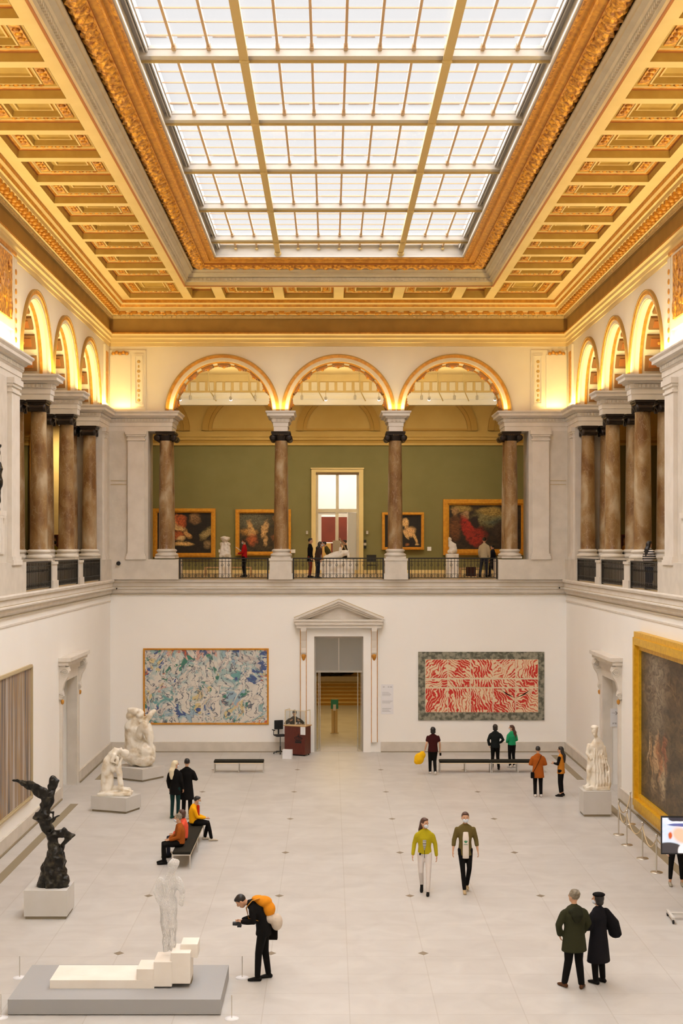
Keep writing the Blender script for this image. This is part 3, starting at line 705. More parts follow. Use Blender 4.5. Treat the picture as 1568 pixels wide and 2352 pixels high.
# passage behind with its stair
m = MB()
m.box(-3.2, -3.0, 60.7, 84, 0, 6.0); m.box(3.0, 3.2, 60.7, 84, 0, 6.0); m.box(-3.2, 3.2, 60.7, 84, 5.6, 5.8); m.box(-3.2, 3.2, 83.8, 84, 0, 6)
struct(m.build('wall_passage', M['ochre']))
m = MB()
for k in range(6):
    y = 76.7+.55*k; z = .155*(k+1)
    m.box(-3, 3, y, 84, z-.155, z-.03, 1); m.box(-3, 3, y-.03, 84, z-.03, z, 0)
struct(m.build('stairs', [M['beam'], M['ochred']]))
def side_door(s):
    d = sroot('door_%d' % (3 if s < 0 else 4))
    X = lambda v: s*(9.5-v)
    m = MB()
    def b(v0, v1, y0, y1, z0, z1): m.box(*sorted((X(v0), X(v1))), y0, y1, z0, z1)
    b(-.3, .06, 48.15, 48.47, 0, 4.2); b(-.3, .06, 51.13, 51.45, 0, 4.2); b(-.02, .065, 48.15, 51.45, 3.93, 4.25); b(0, .09, 48.1, 48.2, .42, 4.2); b(0, .09, 51.4, 51.5, .42, 4.2)
    m.build('door_frame', M['stone2'], d)
    m = MB()
    b(0, .14, 48.05, 51.55, 4.25, 4.45); b(0, .22, 48.0, 51.6, 4.45, 4.55); b(0, .34, 47.9, 51.7, 4.55, 4.68); b(0, .42, 47.85, 51.75, 4.68, 4.80)
    m.build('cornice', M['stone2'], d)
    for y in (48.12, 51.48):
        m = MB(); pts = [(0,4.5),(.32,4.5),(.36,4.35),(.30,4.15),(.18,3.95),(.12,3.7),(.16,3.5),(.10,3.4),(0,3.4)]
        for yy_, rev in ((y-.13, 0), (y+.13, 1)): m.face([(X(v), yy_, z) for v, z in pts])
        for i in range(len(pts)):
            (va, za), (vb, zb_) = pts[i], pts[(i+1) % len(pts)]; m.face([(X(va), y-.13, za), (X(va), y+.13, za), (X(vb), y+.13, zb_), (X(vb), y-.13, zb_)])
        for (v, z, r) in ((.20, 4.30, .13), (.09, 3.55, .07)):
            for rr in (r, r*.6, r*.25):
                m.tube([(X(v+rr*math.cos(t*PI/8)), y-.14, z+rr*math.sin(t*PI/8)) for t in range(17)], .016, 5)
        o = m.build('console', M['stone2'], d)
        m = MB(); m.lathe([(.01,-.09),(.05,-.05),(.06,.04),(.03,.08)], (X(.1), y, 3.30), 10); m.build('gilt_drop', M['gold'], o)
    m = MB(); m.box(*sorted((X(-1.35), X(-1.28))), 48.5, 51.1, 0, 3.9); m.build('door_leaf', M['ochrestone'], d)
side_door(-1); side_door(1)

# ================================================================ columns
def column_parts(root):
    m = MB(); m.box(-.42,.42,-.38,.38,0,.08); m.lathe([(.40,.08),(.44,.11),(.44,.16),(.40,.20),(.35,.22),(.34,.27),(.38,.29),(.39,.33),(.36,.37),(.315,.39)], n=28); m.build('base', M['stone'], root)
    m = MB(); n = 14; m.lathe([(.31,.38),(.295,.42)]+[(.295-.045*(k/n)**1.6, .42+(4.92-.42)*k/n) for k in range(1, n+1)], n=32); m.build('shaft', M['marble'], root)
    m = MB(); m.lathe([(.25,4.90),(.27,4.93),(.27,4.97),(.33,5.05),(.34,5.12)], n=24)
    m.box(-.36,.36,-.30,.30,5.13,5.20); m.box(-.40,.40,-.33,.33,5.20,5.28)
    for sx in (-1, 1):
        for rr in (.135,):
            T = Matrix.Translation((sx*.34, 0, 5.02)) @ Matrix.Rotation(PI/2, 4, 'X')
            m.lathe([(.05,-.29),(.135,-.28),(.13,-.2),(.10,0),(.13,.2),(.135,.28),(.05,.29)], n=16, T=T)
    o = m.build('capital', M['capital'], root)
    m = MB()
    for sy in (-1, 1):
        for k in (-1, 0, 1): m.ell((k*.09, sy*.29, 5.10), (.02,.03,.05), 6)
    m.build('gilt_bead', M['gold'], o)
ords = ['first', 'second', 'third', 'fourth']
col0 = None
def column(x, y, rz, label, group=None):
    global col0
    if col0 is None:
        col0 = thing('marble_column', label, 'column', (x, y, 8.07), rz, group); column_parts(col0)
    else:
        c = copy_tree(col0); c.location = (x, y, 8.07); c.rotation_euler = (0,0,rz); tag(c, label, 'column')
        if group: c['group'] = group
for i, x in enumerate((-7.2, -2.39, 2.39, 7.2)):
    column(x, 59.42, 0, 'brown marble column with black capital, %s from the left in front row of end arcade' % ords[i], 'columns of the end arcade')
    column(x, 60.18, 0, 'brown marble column right behind the %s front column from the left of end arcade' % ords[i], 'columns of the end arcade')
for s, nm in ((-1, 'left'), (1, 'right')):
    for i, y in enumerate((56.70, 51.74, 46.80, 41.85)):
        tn = ('next to the far corner', 'second from the far corner', 'third from the far corner', 'nearest the camera')[i]
        column(s*9.93, y, PI/2, 'brown marble column of %s side arcade, front row, %s' % (nm, tn), 'columns of the %s arcade' % nm)
        column(s*10.68, y, PI/2, 'brown marble column of %s side arcade, back row, %s' % (nm, tn), 'columns of the %s arcade' % nm)
# pedestals
def pedestal(label, x0, x1, y0, y1, zt=8.07):
    m = MB(); m.prism([(x0,y0),(x1,y0),(x1,y1),(x0,y1)], 7.2, 7.45); m.prism([(x0+.04,y0+.04),(x1-.04,y0+.04),(x1-.04,y1-.04),(x0+.04,y1-.04)], 7.45, zt-.09)
    m.prism([(x0+.01,y0+.01),(x1-.01,y0+.01),(x1-.01,y1-.01),(x0+.01,y1-.01)], zt-.09, zt)
    tag(m.build('column_pedestal', M['stone']), label, 'pedestal', 'stone pedestals of the columns')
for x, nm in ((-2.39, 'left'), (2.39, 'right')): pedestal('pale stone pedestal under the %s middle column pair of end arcade' % nm, x-.50, x+.50, 58.9, 60.65)
for s, nm in ((-1, 'left'), (1, 'right')):
    for y, q in ((51.74, 'farther'), (46.80, 'nearer')):
        a, b = sorted((s*9.36, s*11.15)); pedestal('pale stone pedestal under the %s middle column pair of %s arcade' % (q, nm), a, b, y-.46, y+.46)
    a, b = sorted((s*9.5, s*11.15)); pedestal('stone pedestal under the nearest column pair of %s arcade' % nm, a, b, 41.5, 42.31)
# railings
def railing(label, group, p, q, z0=7.22, h=.88):
    p, q = Vector(p), Vector(q); L = (q-p).length; rz = math.atan2(q.y-p.y, q.x-p.x)
    r = thing('balcony_railing', label, 'railing', (p.x, p.y, z0), rz, group)
    m = MB(); m.box(0, L, -.035, .035, h-.05, h); m.build('handrail', M['blackmetal'], r)
    for x in (.03, L-.03):
        m = MB(); m.box(x-.03, x+.03, -.03, .03, 0, h-.05); m.build('post', M['blackmetal'], r)
    m = MB(); m.box(0, L, -.015, .015, .03, .06); m.box(0, L, -.012, .012, h-.16, h-.14); m.box(0, L, -.012, .012, .20, .215)
    k = int(L/.135); d = L/k
    for i in range(1, k):
        x = i*d; m.box(x-.009, x+.009, -.009, .009, .05, h-.05)
    def ringz(x, z, r_):
        m.tube([(x+r_*math.cos(PI*t/5), 0, z+r_*math.sin(PI*t/5)) for t in range(11)], .010, 4, caps=False)
    for i in range(0, k, 2):
        x = (i+1)*d
        ringz(x, h-.30, .045); ringz(x, .13, .045)
        m.tube([(x-.05, 0, h-.14), (x, 0, h-.20), (x+.05, 0, h-.14)], .008, 4)
    m.build('scrollwork', M['blackmetal'], r)
    return r
for x0, x1, nm in ((-6.60, -2.90, 'left'), (-1.89, 1.89, 'middle'), (2.90, 6.60, 'right')):
    railing('black iron scrollwork balcony railing in the %s bay of the end wall' % nm, 'end wall balcony railings', (x0, 59.0), (x1, 59.0))
for s, nm in ((-1, 'left'), (1, 'right')):
    for y0, y1, q in ((52.2, 56.24, 'farthest'), (47.26, 51.28, 'middle'), (42.35, 46.34, 'nearest')):
        railing('black iron scrollwork balcony railing, %s of the three along the %s wall' % (q, nm), '%s wall balcony railings' % nm, (s*9.46, y0), (s*9.46, y1))
# ================================================================ figures: lofts and blobs fused into one surface
def loft(m, pts, rad, side=(1,0,0), n=14, mi=0, flat=False):
    pts = [Vector(p) for p in pts]; rows = []; sd = Vector(side)
    for i, p in enumerate(pts):
        d = (pts[min(i+1, len(pts)-1)] - pts[max(i-1, 0)]).normalized()
        s_ = sd if abs(d.dot(sd)) < .93 else Vector((0,1,0))
        a = (s_ - d*s_.dot(d)).normalized(); b = d.cross(a)
        r = rad[i]; ra, rb = r if isinstance(r, (tuple, list)) else (r, r)
        rows.append([p + a*ra*math.cos(2*PI*k/n) + b*rb*math.sin(2*PI*k/n) for k in range(n)])
    e0 = (pts[0]-pts[1]).normalized(); e1 = (pts[-1]-pts[-2]).normalized()
    def shrink(row, c, e, r):
        r = min(r) if isinstance(r, (tuple, list)) else r
        return [c + (q-c)*.62 + e*r*.55 for q in row]
    rows = [[pts[0] + (q-pts[0])*.5 for q in rows[0]] if flat else shrink(rows[0], pts[0], e0, rad[0])] + rows + [shrink(rows[-1], pts[-1], e1, rad[-1])]
    m.grid(rows, mi, True, closed_u=True); m.face(list(reversed(rows[0])), mi, True); m.face(rows[-1], mi, True)
def fuse(m, voxel, name, mt, parent=None, smooth=3, loc=None, fn=None, extra=None, wire=None, zmin=None):
    me = bpy.data.meshes.new('tmp'); me.from_pydata(m.v, [], m.f); me.update()
    o = bpy.data.objects.new('tmp', me); C.objects.link(o)
    r = o.modifiers.new('r', 'REMESH'); r.mode = 'VOXEL'; r.voxel_size = voxel; r.use_smooth_shade = True
    if smooth: s_ = o.modifiers.new('s', 'SMOOTH'); s_.iterations = smooth; s_.factor = .5
    if wire:
        dd = o.modifiers.new('d', 'DECIMATE'); dd.ratio = wire[1]
        wm = o.modifiers.new('w', 'WIREFRAME'); wm.thickness = wire[0]; wm.use_even_offset = False
    dg = bpy.context.evaluated_depsgraph_get(); dg.update()
    ne = bpy.data.meshes.new_from_object(o.evaluated_get(dg)); bpy.data.objects.remove(o); bpy.data.meshes.remove(me)
    for v in ne.vertices:
        if fn: v.co = fn(v.co.copy())
        if zmin is not None and v.co.z < zmin: v.co.z = zmin
    if extra is not None and extra.v:
        V = [tuple(v.co) for v in ne.vertices]; k = len(V); Fc = [tuple(p.vertices) for p in ne.polygons] + [tuple(i+k for i in f) for f in extra.f]
        n2 = bpy.data.meshes.new(name); n2.from_pydata(V+list(extra.v), [], Fc); bpy.data.meshes.remove(ne); ne = n2
        ne.polygons.foreach_set('use_smooth', [True]*len(ne.polygons))
    ne.materials.clear(); ne.materials.append(mt); ne.name = name; ne.update()
    ob = bpy.data.objects.new(name, ne); C.objects.link(ob)
    if loc is not None: ob.location = loc
    if parent is not None: ob.parent = parent
    return ob
cm = {}
def cloth(rgb, rough=.85):
    k = (rgb, rough)
    if k not in cm: cm[k] = mat('cloth_%d' % len(cm), rgb, rough, bump=.25, bscale=30); cm[k].node_tree.nodes['Principled BSDF'].inputs['Specular IOR Level'].default_value = .12
    return cm[k]
BLK = (.0065,.0055,.005); HB = (.018,.011,.008)
M['hairblack'] = mat('black_hair', (.012,.008,.006), .5); M['hairbrown'] = mat('brown_hair', (.07,.025,.012), .5)
M['hairblond'] = mat('blond_hair', (.72,.62,.42), .5); M['hairgrey'] = mat('grey_hair', (.30,.25,.18), .7, col2=(.14,.11,.07), scale=25)
M['mask'] = mat('face_mask', (.62,.66,.72), .8); M['eye'] = mat('dark_eye', (.02,.012,.01), .3); M['lip'] = mat('lip', (.38,.12,.09), .5)
def person(label, loc, face, h=1.74, top=BLK, bottom=BLK, shoe=BLK, hair=('short','hairblack'), J=None, lean=0, hip=None, sleeve='long', sleevecol=None, coat=None, mask=False, build=1.0,
           head=(0,0), feet=(0,0), bare_ankle=0.0, gname='jacket', tight=1.0, open_shirt=None, z=0.0):
    k = h/1.75; f = lambda p: Vector(p)*k
    D_ = dict(pel=(0,0,.94), wai=(0,.0,1.09), che=(0,.005,1.28), nek=(0,-.015,1.46), hed=(0,.02,1.617),
        shL=(-.168,0,1.375), elL=(-.225,-.03,1.12), wrL=(-.225,.07,.89), shR=(.168,0,1.375), elR=(.225,-.03,1.12), wrR=(.225,.07,.89),
        hpL=(-.088,0,.93), knL=(-.095,.02,.50), anL=(-.10,-.02,.085), hpR=(.088,0,.93), knR=(.095,.02,.50), anR=(.10,-.02,.085))
    upper = ('wai','che','nek','hed','shL','shR','elL','elR','wrL','wrR')
    J = J or {}
    if lean:
        R_ = Matrix.Rotation(-math.radians(lean), 4, 'X'); pv = Vector(D_['pel'])
        for q in upper: D_[q] = tuple(R_ @ (Vector(D_[q])-pv) + pv)
    D_.update(J)
    if hip is not None:
        for q in upper + ('pel','hpL','hpR'): 
            D_[q] = tuple(Vector(D_[q]) + Vector(hip)) if not (q in J and q in ('wrL','wrR','elL','elR')) else D_[q]
    P_ = {q: f(v) for q, v in D_.items()}
    root = thing('person', label, 'person', (loc[0], loc[1], z), math.radians(face))
    b = build
    # body
    m = MB()
    loft(m, [P_['pel']+Vector((0,0,-.05)), P_['pel'], P_['wai'], P_['che'], (P_['shL']+P_['shR'])/2 + Vector((0,0,.01)), P_['nek']], [(.13*b,.09*b),(.14*b,.10*b),(.115*b,.085*b),(.145*b,.10*b),(.12*b,.065*b),(.052,.055)])
    up = (P_['hed']-P_['nek']).normalized()
    loft(m, [P_['nek']-up*.04, P_['nek']+up*.02, P_['hed']-up*.05], [.056,.052,.052])
    HT = Matrix.Translation(P_['hed']) @ Matrix.Rotation(math.radians(head[0]), 4, 'Z') @ Matrix.Rotation(-math.radians(head[1]), 4, 'X') @ Matrix.Scale(k*1.03, 4)
    m.ell((0,0,.01), (.074,.092,.108), 18, 0, HT); m.ell((0,.032,-.055), (.052,.058,.055), 14, 0, HT)
    for s in 'LR':
        sx = -1 if s == 'L' else 1
        loft(m, [P_['sh'+s]*.88+P_['el'+s]*.12+(P_['che']-P_['sh'+s])*.06, (P_['sh'+s]+P_['el'+s])/2, P_['el'+s], P_['el'+s]*.5+P_['wr'+s]*.5, P_['wr'+s]], [.042,.043,.036,.036,.025])
        loft(m, [P_['hp'+s], (P_['hp'+s]+P_['kn'+s])/2, P_['kn'+s], P_['kn'+s]*.6+P_['an'+s]*.4, P_['an'+s]], [.075*b,.064*b,.048,.05,.034])
        d = (P_['wr'+s]-P_['el'+s]).normalized(); c = P_['wr'+s]+d*.045*k
        loft(m, [P_['wr'+s], c, c+d*.03*k], [(.020,.020),(.018,.036),(.014,.036)] if abs(d.z) > .5 else [(.02,.02),(.034,.018),(.034,.014)])
    e = MB()
    e.ell((0,.094,-.008), (.012,.02,.024), 8, 0, HT); 
    for sx in (-1, 1): e.ell((sx*.074,-.005,-.005), (.012,.022,.032), 8, 0, HT)
    for s in 'LR':
        sx = -1 if s == 'L' else 1
        d = (P_['wr'+s]-P_['el'+s]).normalized(); w_ = Vector((0,1,0)) if abs(d.z) > .5 else Vector((1,0,0))
        w_ = (w_-d*w_.dot(d)).normalized(); cu = d.cross(w_)*(sx if abs(d.z) > .5 else -1)
        if abs(d.z) > .5 and cu.x*sx > 0: cu = -cu
        base = P_['wr'+s]+d*.075*k
        for i, L_ in enumerate((.062,.072,.068,.052)):
            o_ = base + w_*(.027-.018*i)*k
            e.tube([o_-d*.02*k, o_+d*L_*.45*k+cu*.006, o_+d*L_*.75*k+cu*.02, o_+d*L_*.9*k+cu*.034], [.0088,.0086,.008,.006], 6)
        t0 = P_['wr'+s]+d*.03*k+w_*.028*k; e.tube([t0, t0+d*.025+w_*.022+cu*.008, t0+d*.055+w_*.025+cu*.02], [.011,.0095,.007], 6)
    body = fuse(m, .014*k, 'body', M['skin'], root, 2, extra=e)
    # face
    for sx in (-1, 1): m = MB(); m.ell((sx*.031,.084,.014), (.011,.009,.007), 8, 0, HT); m.build('eye', M['eye'], root)
    if not mask: m = MB(); m.ell((0,.088,-.052), (.022,.007,.006), 8, 0, HT); m.build('mouth', M['lip'], root)
    else:
        m = MB(); m.ell((0,.055,-.048), (.060,.052,.050), 14, 0, HT)
        for sx in (-1, 1): m.tube([HT @ Vector((sx*.055,.06,-.03)), HT @ Vector((sx*.078,.0,0))], .003, 4)
        m.build('face_mask', M['mask'], root)
    # hair
    hs, hm = hair; m = MB()
    if hs == 'short': m.ell((0,-.02,.035), (.083,.092,.092), 16, 0, HT); m.ell((0,.03,.085), (.066,.055,.035), 12, 0, HT)
    elif hs == 'bald': m.ell((0,-.035,-.005), (.080,.075,.06), 14, 0, HT)
    elif hs == 'bob':
        m.ell((0,-.025,.02), (.098,.100,.105), 16, 0, HT); m.ell((0,-.035,-.06), (.098,.08,.07), 14, 0, HT); m.ell((0,.035,.085), (.066,.05,.035), 12, 0, HT)
    elif hs in ('long', 'tail'):
        m.ell((0,-.018,.03), (.086,.097,.096), 16, 0, HT); m.ell((0,.03,.085), (.066,.05,.03), 12, 0, HT)
        pts = [HT @ Vector((0,-.05,.02)), HT @ Vector((0,-.075,-.10))]; q = P_['nek']-up*.04; back = (HT.to_3x3() @ Vector((0,-1,0))).normalized()
        q = P_['nek'] + Vector((back.x, back.y, 0))*.11*k
        pts += [q + Vector((0,0,-.02)), q + Vector((0,0,-.17))*k, q+Vector((0,0,-.27))*k]
        loft(m, pts, [(.085,.07),(.085,.055),(.09,.045),(.075,.04),(.04,.025)] if hs == 'long' else [(.05,.05),(.035,.035),(.045,.04),(.045,.035),(.02,.02)])
    elif hs == 'bun': m.ell((0,-.018,.03), (.085,.096,.095), 16, 0, HT); m.ell((0,-.09,.07), (.04,.04,.04), 10, 0, HT)
    elif hs == 'curly':
        m.ell((0,-.02,.035), (.09,.098,.098), 16, 0, HT)
        for i in range(40):
            t = random.random()*2*PI; u = random.random(); m.ell((.08*math.cos(t)*math.cos(u), -.02+.085*math.sin(t)*math.cos(u)*(1 if math.sin(t) < .3 else .7), .04+.09*math.sin(u)), (.022,.022,.022), 6, 0, HT)
    fuse(m, .014, 'hair', M[hm], root, 1)
    # upper garment
    m = MB(); hem = coat if coat else .84
    pz = P_['pel']; pts = [P_['pel']+Vector((0,0,-.02)), P_['wai'], P_['che'], (P_['shL']+P_['shR'])/2-(P_['nek']-P_['che'])*.02, (P_['shL']+P_['shR'])/2*.5+P_['nek']*.5+(P_['nek']-P_['che'])*.10, P_['nek']+(P_['nek']-P_['che'])*.12]
    sw = (P_['shR']-P_['shL']).length/2
    rr = [(.172*b,.128*b),(.155*b*tight,.118*b),(.182*b,.13*b),(sw*1.08,.096*b),(sw*.80,.086*b),(.062,.064)]
    if hem < .9 and not J.get('sit'):
        low = Vector((P_['pel'].x, P_['pel'].y, 0)) + Vector((0,0,hem*k)); n_ = max(1, int((.9-hem)/.12))
        ex = [P_['pel'].lerp(low, (i+1)/n_) for i in range(n_)][::-1]; fl = 1+.35*(.9-hem)
        pts = ex+pts; rr = [((.175+.05*(n_-i)/n_*(.9-hem)*2)*b, (.13+.05*(n_-i)/n_*(.9-hem)*2)*b) for i in range(n_)] + rr
    loft(m, pts, rr, n=18, flat=True)
    for s in 'LR':
        sh, el, wr = P_['sh'+s], P_['el'+s], P_['wr'+s]
        if sleeve == 'long': loft(m, [sh-(el-sh)*.0+(P_['che']-sh)*.05, sh*.8+el*.2, (sh+el)/2, el, (el+wr)/2, wr-(wr-el)*.03], [.046*b,.060*b,.060*b,.054*b,.050*b,.043*b])
        elif sleeve == 'mid': loft(m, [sh, (sh+el)/2, el, (el+wr)/2], [.07*b,.066*b,.058*b,.054*b])
        elif sleeve == 'short': loft(m, [sh, (sh*.45+el*.55)], [.07*b,.066*b])
        elif sleeve == 'none': pass
    fn = None
    fuse(m, .018, gname, cloth(top), root, 3)
    if sleeve == 'none' and sleevecol:
        m = MB()
        for s in 'LR':
            sh, el, wr = P_['sh'+s], P_['el'+s], P_['wr'+s]; loft(m, [sh, (sh+el)/2, el, (el+wr)/2, wr], [.060,.054,.046,.042,.036])
        fuse(m, .016, 'sleeves', cloth(sleevecol), root, 2)
    # trousers
    m = MB(); loft(m, [P_['pel']+Vector((0,0,-.05)), P_['pel'], P_['pel']+(P_['wai']-P_['pel'])*.5], [(.155*b,.115*b),(.165*b,.122*b),(.15*b,.11*b)])
    for s in 'LR':
        hp, kn, an = P_['hp'+s], P_['kn'+s], P_['an'+s]; an2 = an + (kn-an)*bare_ankle
        loft(m, [hp, (hp+kn)/2, kn, (kn+an2)/2, an2], [.094*b,.080*b,.064*b,.058*b,.050*b])
    fuse(m, .018, 'trousers', cloth(bottom), root, 3, zmin=.01)
    # shoes
    for i, s in enumerate('LR'):
        an = P_['an'+s]; m = MB(); A = math.radians(feet[i]); g = max(0, an.z-.085*k)
        T = Matrix.Translation((an.x, an.y, g)) @ Matrix.Rotation(A, 4, 'Z') @ (Matrix.Rotation(-math.radians(28), 4, 'X') if g > .04 and not J.get('sit') else Matrix.Identity(4))
        q = lambda p: T @ Vector(p)
        loft(m, [q((0,-.065,.04)), q((0,-.01,.05)), q((0,.07,.042)), q((0,.14,.032)), q((0,.185,.026))], [(.036,.038),(.04,.048),(.044,.04),(.046,.03),(.034,.022)])
        loft(m, [q((0,-.015,.05)), q((0,-.015,.10))], [.042,.040])
        fuse(m, .012, 'shoe', cloth(shoe, .5), root, 2, zmin=.002)
    root['_j'] = 0; del root['_j']
    return root, P_, HT
# walking helper
def walk(fwd=1):
    return dict(knL=(-.09,.10,.51), anL=(-.08,.16,.085), knR=(.085,.03,.50), anR=(.075,-.20,.16)) if fwd > 0 else dict(knR=(.09,.10,.51), anR=(.08,.16,.085), knL=(-.085,.03,.50), anL=(-.075,-.20,.16))
SIT = dict(sit=(0,0,0), pel=(0,0,.57), wai=(0,-.02,.68), che=(0,-.01,.88), nek=(0,.0,1.06), hed=(0,.05,1.22), shL=(-.175,.0,1.0), shR=(.175,.0,1.0), elL=(-.22,.06,.74), elR=(.22,.06,.74), wrL=(-.10,.27,.66), wrR=(.10,.27,.66),
    hpL=(-.09,.02,.56), hpR=(.09,.02,.56), knL=(-.11,.43,.53), knR=(.11,.43,.53), anL=(-.11,.42,.085), anR=(.11,.42,.085))
# ================================================================ people of the lower hall
def at(px, py): v = FL(px, py); return (v.x, v.y)
WHT = (.62,.56,.50)
# blond woman and man in black coats
pp, J_, _ = person('person with long blond hair in a black jacket and dark teal trousers, seen from behind', at(402, 1880), -18, 1.84, top=BLK, bottom=(.008,.03,.028), shoe=(.006,.05,.035), hair=('long','hairblond'), coat=.72, head=(-40,0), mask=True)
person('person in a long black coat with arms crossed beside the blond person', at(429, 1876), -8, 1.86, top=BLK, bottom=BLK, coat=.52, hair=('short','hairblack'), build=1.12, head=(20,0),
    J=dict(elR=(.29,.0,1.12), wrR=(.10,.19,1.14), elL=(-.29,0,1.12), wrL=(-.10,.19,1.12)))
# seated three
def seatpos(px, py): v = FL(px, py, .47); return (v.x, v.y)
person('seated person with grey hair in a rust brown sweater, nearest on the bench', (-4.42, 38.45), 100, 1.74, top=(.33,.085,.012), bottom=BLK, hair=('curly','hairgrey'), J=dict(SIT), mask=True, build=1.12, gname='sweater')
person('seated person with brown hair in a coral red top, middle of the bench', (-4.40, 39.25), 95, 1.70, top=(.75,.10,.05), bottom=(.02,.02,.03), hair=('bob','hairbrown'), J=dict(SIT), gname='sweater')
js = dict(SIT); js.update(elR=(.20,.10,.74), wrR=(.05,.33,.68), elL=(-.20,.10,.74), wrL=(-.05,.36,.66), anL=(-.11,.34,.085), anR=(.11,.52,.085), nek=(0,.04,1.05), hed=(0,.11,1.20))
pp, J_, _ = person('seated person in a yellow jacket with red scarf, on the far side of the bench', (-4.32, 41.35), -82, 1.72, top=(.85,.40,.006), bottom=BLK, shoe=(.55,.47,.36), hair=('short','hairblack'), J=js, mask=True, head=(0,12))
m = MB(); loft(m, [(0,.13,1.02), (0,.13,.85), (0,.12,.66)], [(.07,.05),(.075,.05),(.08,.05)]); fuse(m, .015, 'scarf', cloth((.48,.03,.008)), pp, 2)
# bending photographer
jb = dict(pel=(0,0,.94), wai=(0,.03,1.09), che=(0,.12,1.26), nek=(0,.26,1.37), hed=(0,.40,1.40), shL=(-.175,.20,1.34), shR=(.175,.20,1.34), elL=(-.22,.16,1.08), wrL=(-.07,.38,1.05), elR=(.22,.16,1.08), wrR=(.07,.38,1.05),
    anL=(-.10,.10,.085), knL=(-.10,.08,.50), anR=(.10,-.08,.085), knR=(.10,-.02,.50))
pb_loc = at(605, 2250)
pb, Jb, HTb = person('person in black bending forward with a camera, orange backpack on the back', pb_loc, 88, 1.93, top=BLK, bottom=BLK, hair=('short','hairblack'), J=jb, coat=.80, head=(0,48), feet=(0,14), build=1.15)
def carried(name, label, cat, loc, rz=0): return thing(name, label, cat, loc, rz)
R88 = Matrix.Translation((pb_loc[0], pb_loc[1], 0)) @ Matrix.Rotation(math.radians(88), 4, 'Z')
m = MB(); m.ell((0,.0,1.42), (.14,.16,.10), 14); m.ell((0,-.10,1.28), (.14,.12,.14), 14); m.ell((0,.10,1.47), (.11,.12,.06), 12)
bp = thing('backpack', 'orange backpack worn by the person bending forward', 'backpack', R88 @ Vector((0,0,0)), math.radians(88)); bp.scale = (1.09,1.09,1.09)
fuse(m, .016, 'bag', cloth((.72,.26,.015)), bp, 2)
m = MB()
for sx in (-1, 1): m.tube([(sx*.11,.06,1.50), (sx*.13,.20,1.46), (sx*.14,.30,1.34), (sx*.13,.26,1.14), (sx*.13,.08,1.10)], [(.03,.008)]*5, 8)
m.build('strap', cloth((.62,.28,.05)), bp)
m = MB(); m.ell((0,-.24,1.05), (.12,.11,.16), 12); m.ell((0,-.13,1.12), (.13,.12,.10), 12)
sb = thing('cloth_bag', 'pale cloth bag hanging behind the person bending forward', 'bag', R88 @ Vector((0,0,0)), math.radians(88)); sb.scale = (1.09,)*3; fuse(m, .016, 'bag', cloth((.60,.50,.40)), sb, 3)
m = MB(); m.ell((.26,.02,1.12), (.06,.12,.12), 12)
o = fuse(m, .014, 'folded_jacket', cloth((.62,.52,.44)), None, 2, R88 @ Vector((0,0,0))); o.rotation_euler = (0,0,math.radians(88)); o.scale = (1.09,)*3; tag(o, 'pale folded jacket held under the arm of the person bending forward', 'jacket')
m = MB(); m.box(.14,.26,-.24,.12,.68,1.0); o = fuse(m, .02, 'shoulder_bag', cloth(BLK), None, 3, R88 @ Vector((0,0,0))); o.rotation_euler = (0,0,math.radians(88)); o.scale = (1.09,)*3; tag(o, 'black shoulder bag at the hip of the person bending forward', 'bag')
m = MB(); m.box(-.07,.07,.40,.47,.96,1.06); m.lathe([(.035,0),(.04,.02),(.035,.09)], n=12, T=Matrix.Translation((0,.47,1.01)) @ Matrix.Rotation(-PI/2, 4, 'X'))
o = m.build('camera_body', M['screenframe'], None, R88 @ Vector((0,0,0))); o.name = 'photo_camera'; o.rotation_euler = (0,0,math.radians(88)); o.scale = (1.09,)*3; tag(o, 'black photo camera in the hands of the person bending forward', 'camera')
# the walking couple
jw = walk(1); jw.update(elL=(-.24,-.04,1.13), wrL=(-.27,.0,.87), elR=(.24,-.04,1.13), wrR=(.27,.05,.89))
pw, Jw, HTw = person('person walking in a mustard yellow puffer jacket, pale trousers and face mask', at(975, 2052), 174, 1.88, top=(.42,.34,.012), bottom=(.66,.60,.56), shoe=BLK, hair=('long','hairbrown'), J=jw, mask=True, head=(42,4), coat=.90, build=1.02)
m = MB(); loft(m, [(0,.125,1.34),(0,.140,1.22),(0,.138,1.10)], [(.045,.012),(.04,.012),(.01,.01)]); m.build('striped_shirt', mat('striped_top', (.6,.55,.5), .8, col2=(.05,.05,.05), scale=1, stretch=(0,0,40)), pw)
m = MB(); m.tube([(0,.135,1.12),(0,.142,1.0),(0,.14,.90)], .005, 5); m.box(.09,.13,.125,.137,.97,1.02); m.build('zip', cloth(BLK), pw)
m = MB(); loft(m, [(-.10,-.02,1.43),(0,-.09,1.46),(.10,-.02,1.43),(.085,.08,1.38),(.04,.12,1.33)], [.035,.045,.04,.035,.02]); fuse(m, .015, 'collar', cloth((.42,.34,.012)), pw, 2)
jw = walk(-1); jw.update(anR=(.03,.14,.085), knR=(.06,.09,.5), anL=(-.05,-.14,.12), elL=(-.24,-.03,1.12), wrL=(-.27,.05,.90), elR=(.24,-.03,1.12), wrR=(.27,.05,.90))
pm, Jm, HTm = person('person walking in an open olive overshirt, white shirt, black trousers and face mask', at(1068, 2048), 180, 1.99, top=(.13,.095,.028), bottom=BLK, shoe=(.45,.33,.18), hair=('short','hairbrown'), J=jw, mask=True, coat=.80, sleeve='mid', gname='overshirt')
m = MB(); loft(m, [(0,.13,1.50),(0,.150,1.36),(0,.150,1.2),(0,.152,1.02),(0,.150,.86)], [(.06,.012),(.078,.012),(.074,.012),(.078,.012),(.078,.012)]); ws = m.build('white_shirt', cloth((.72,.64,.56)), pm)
m = MB()
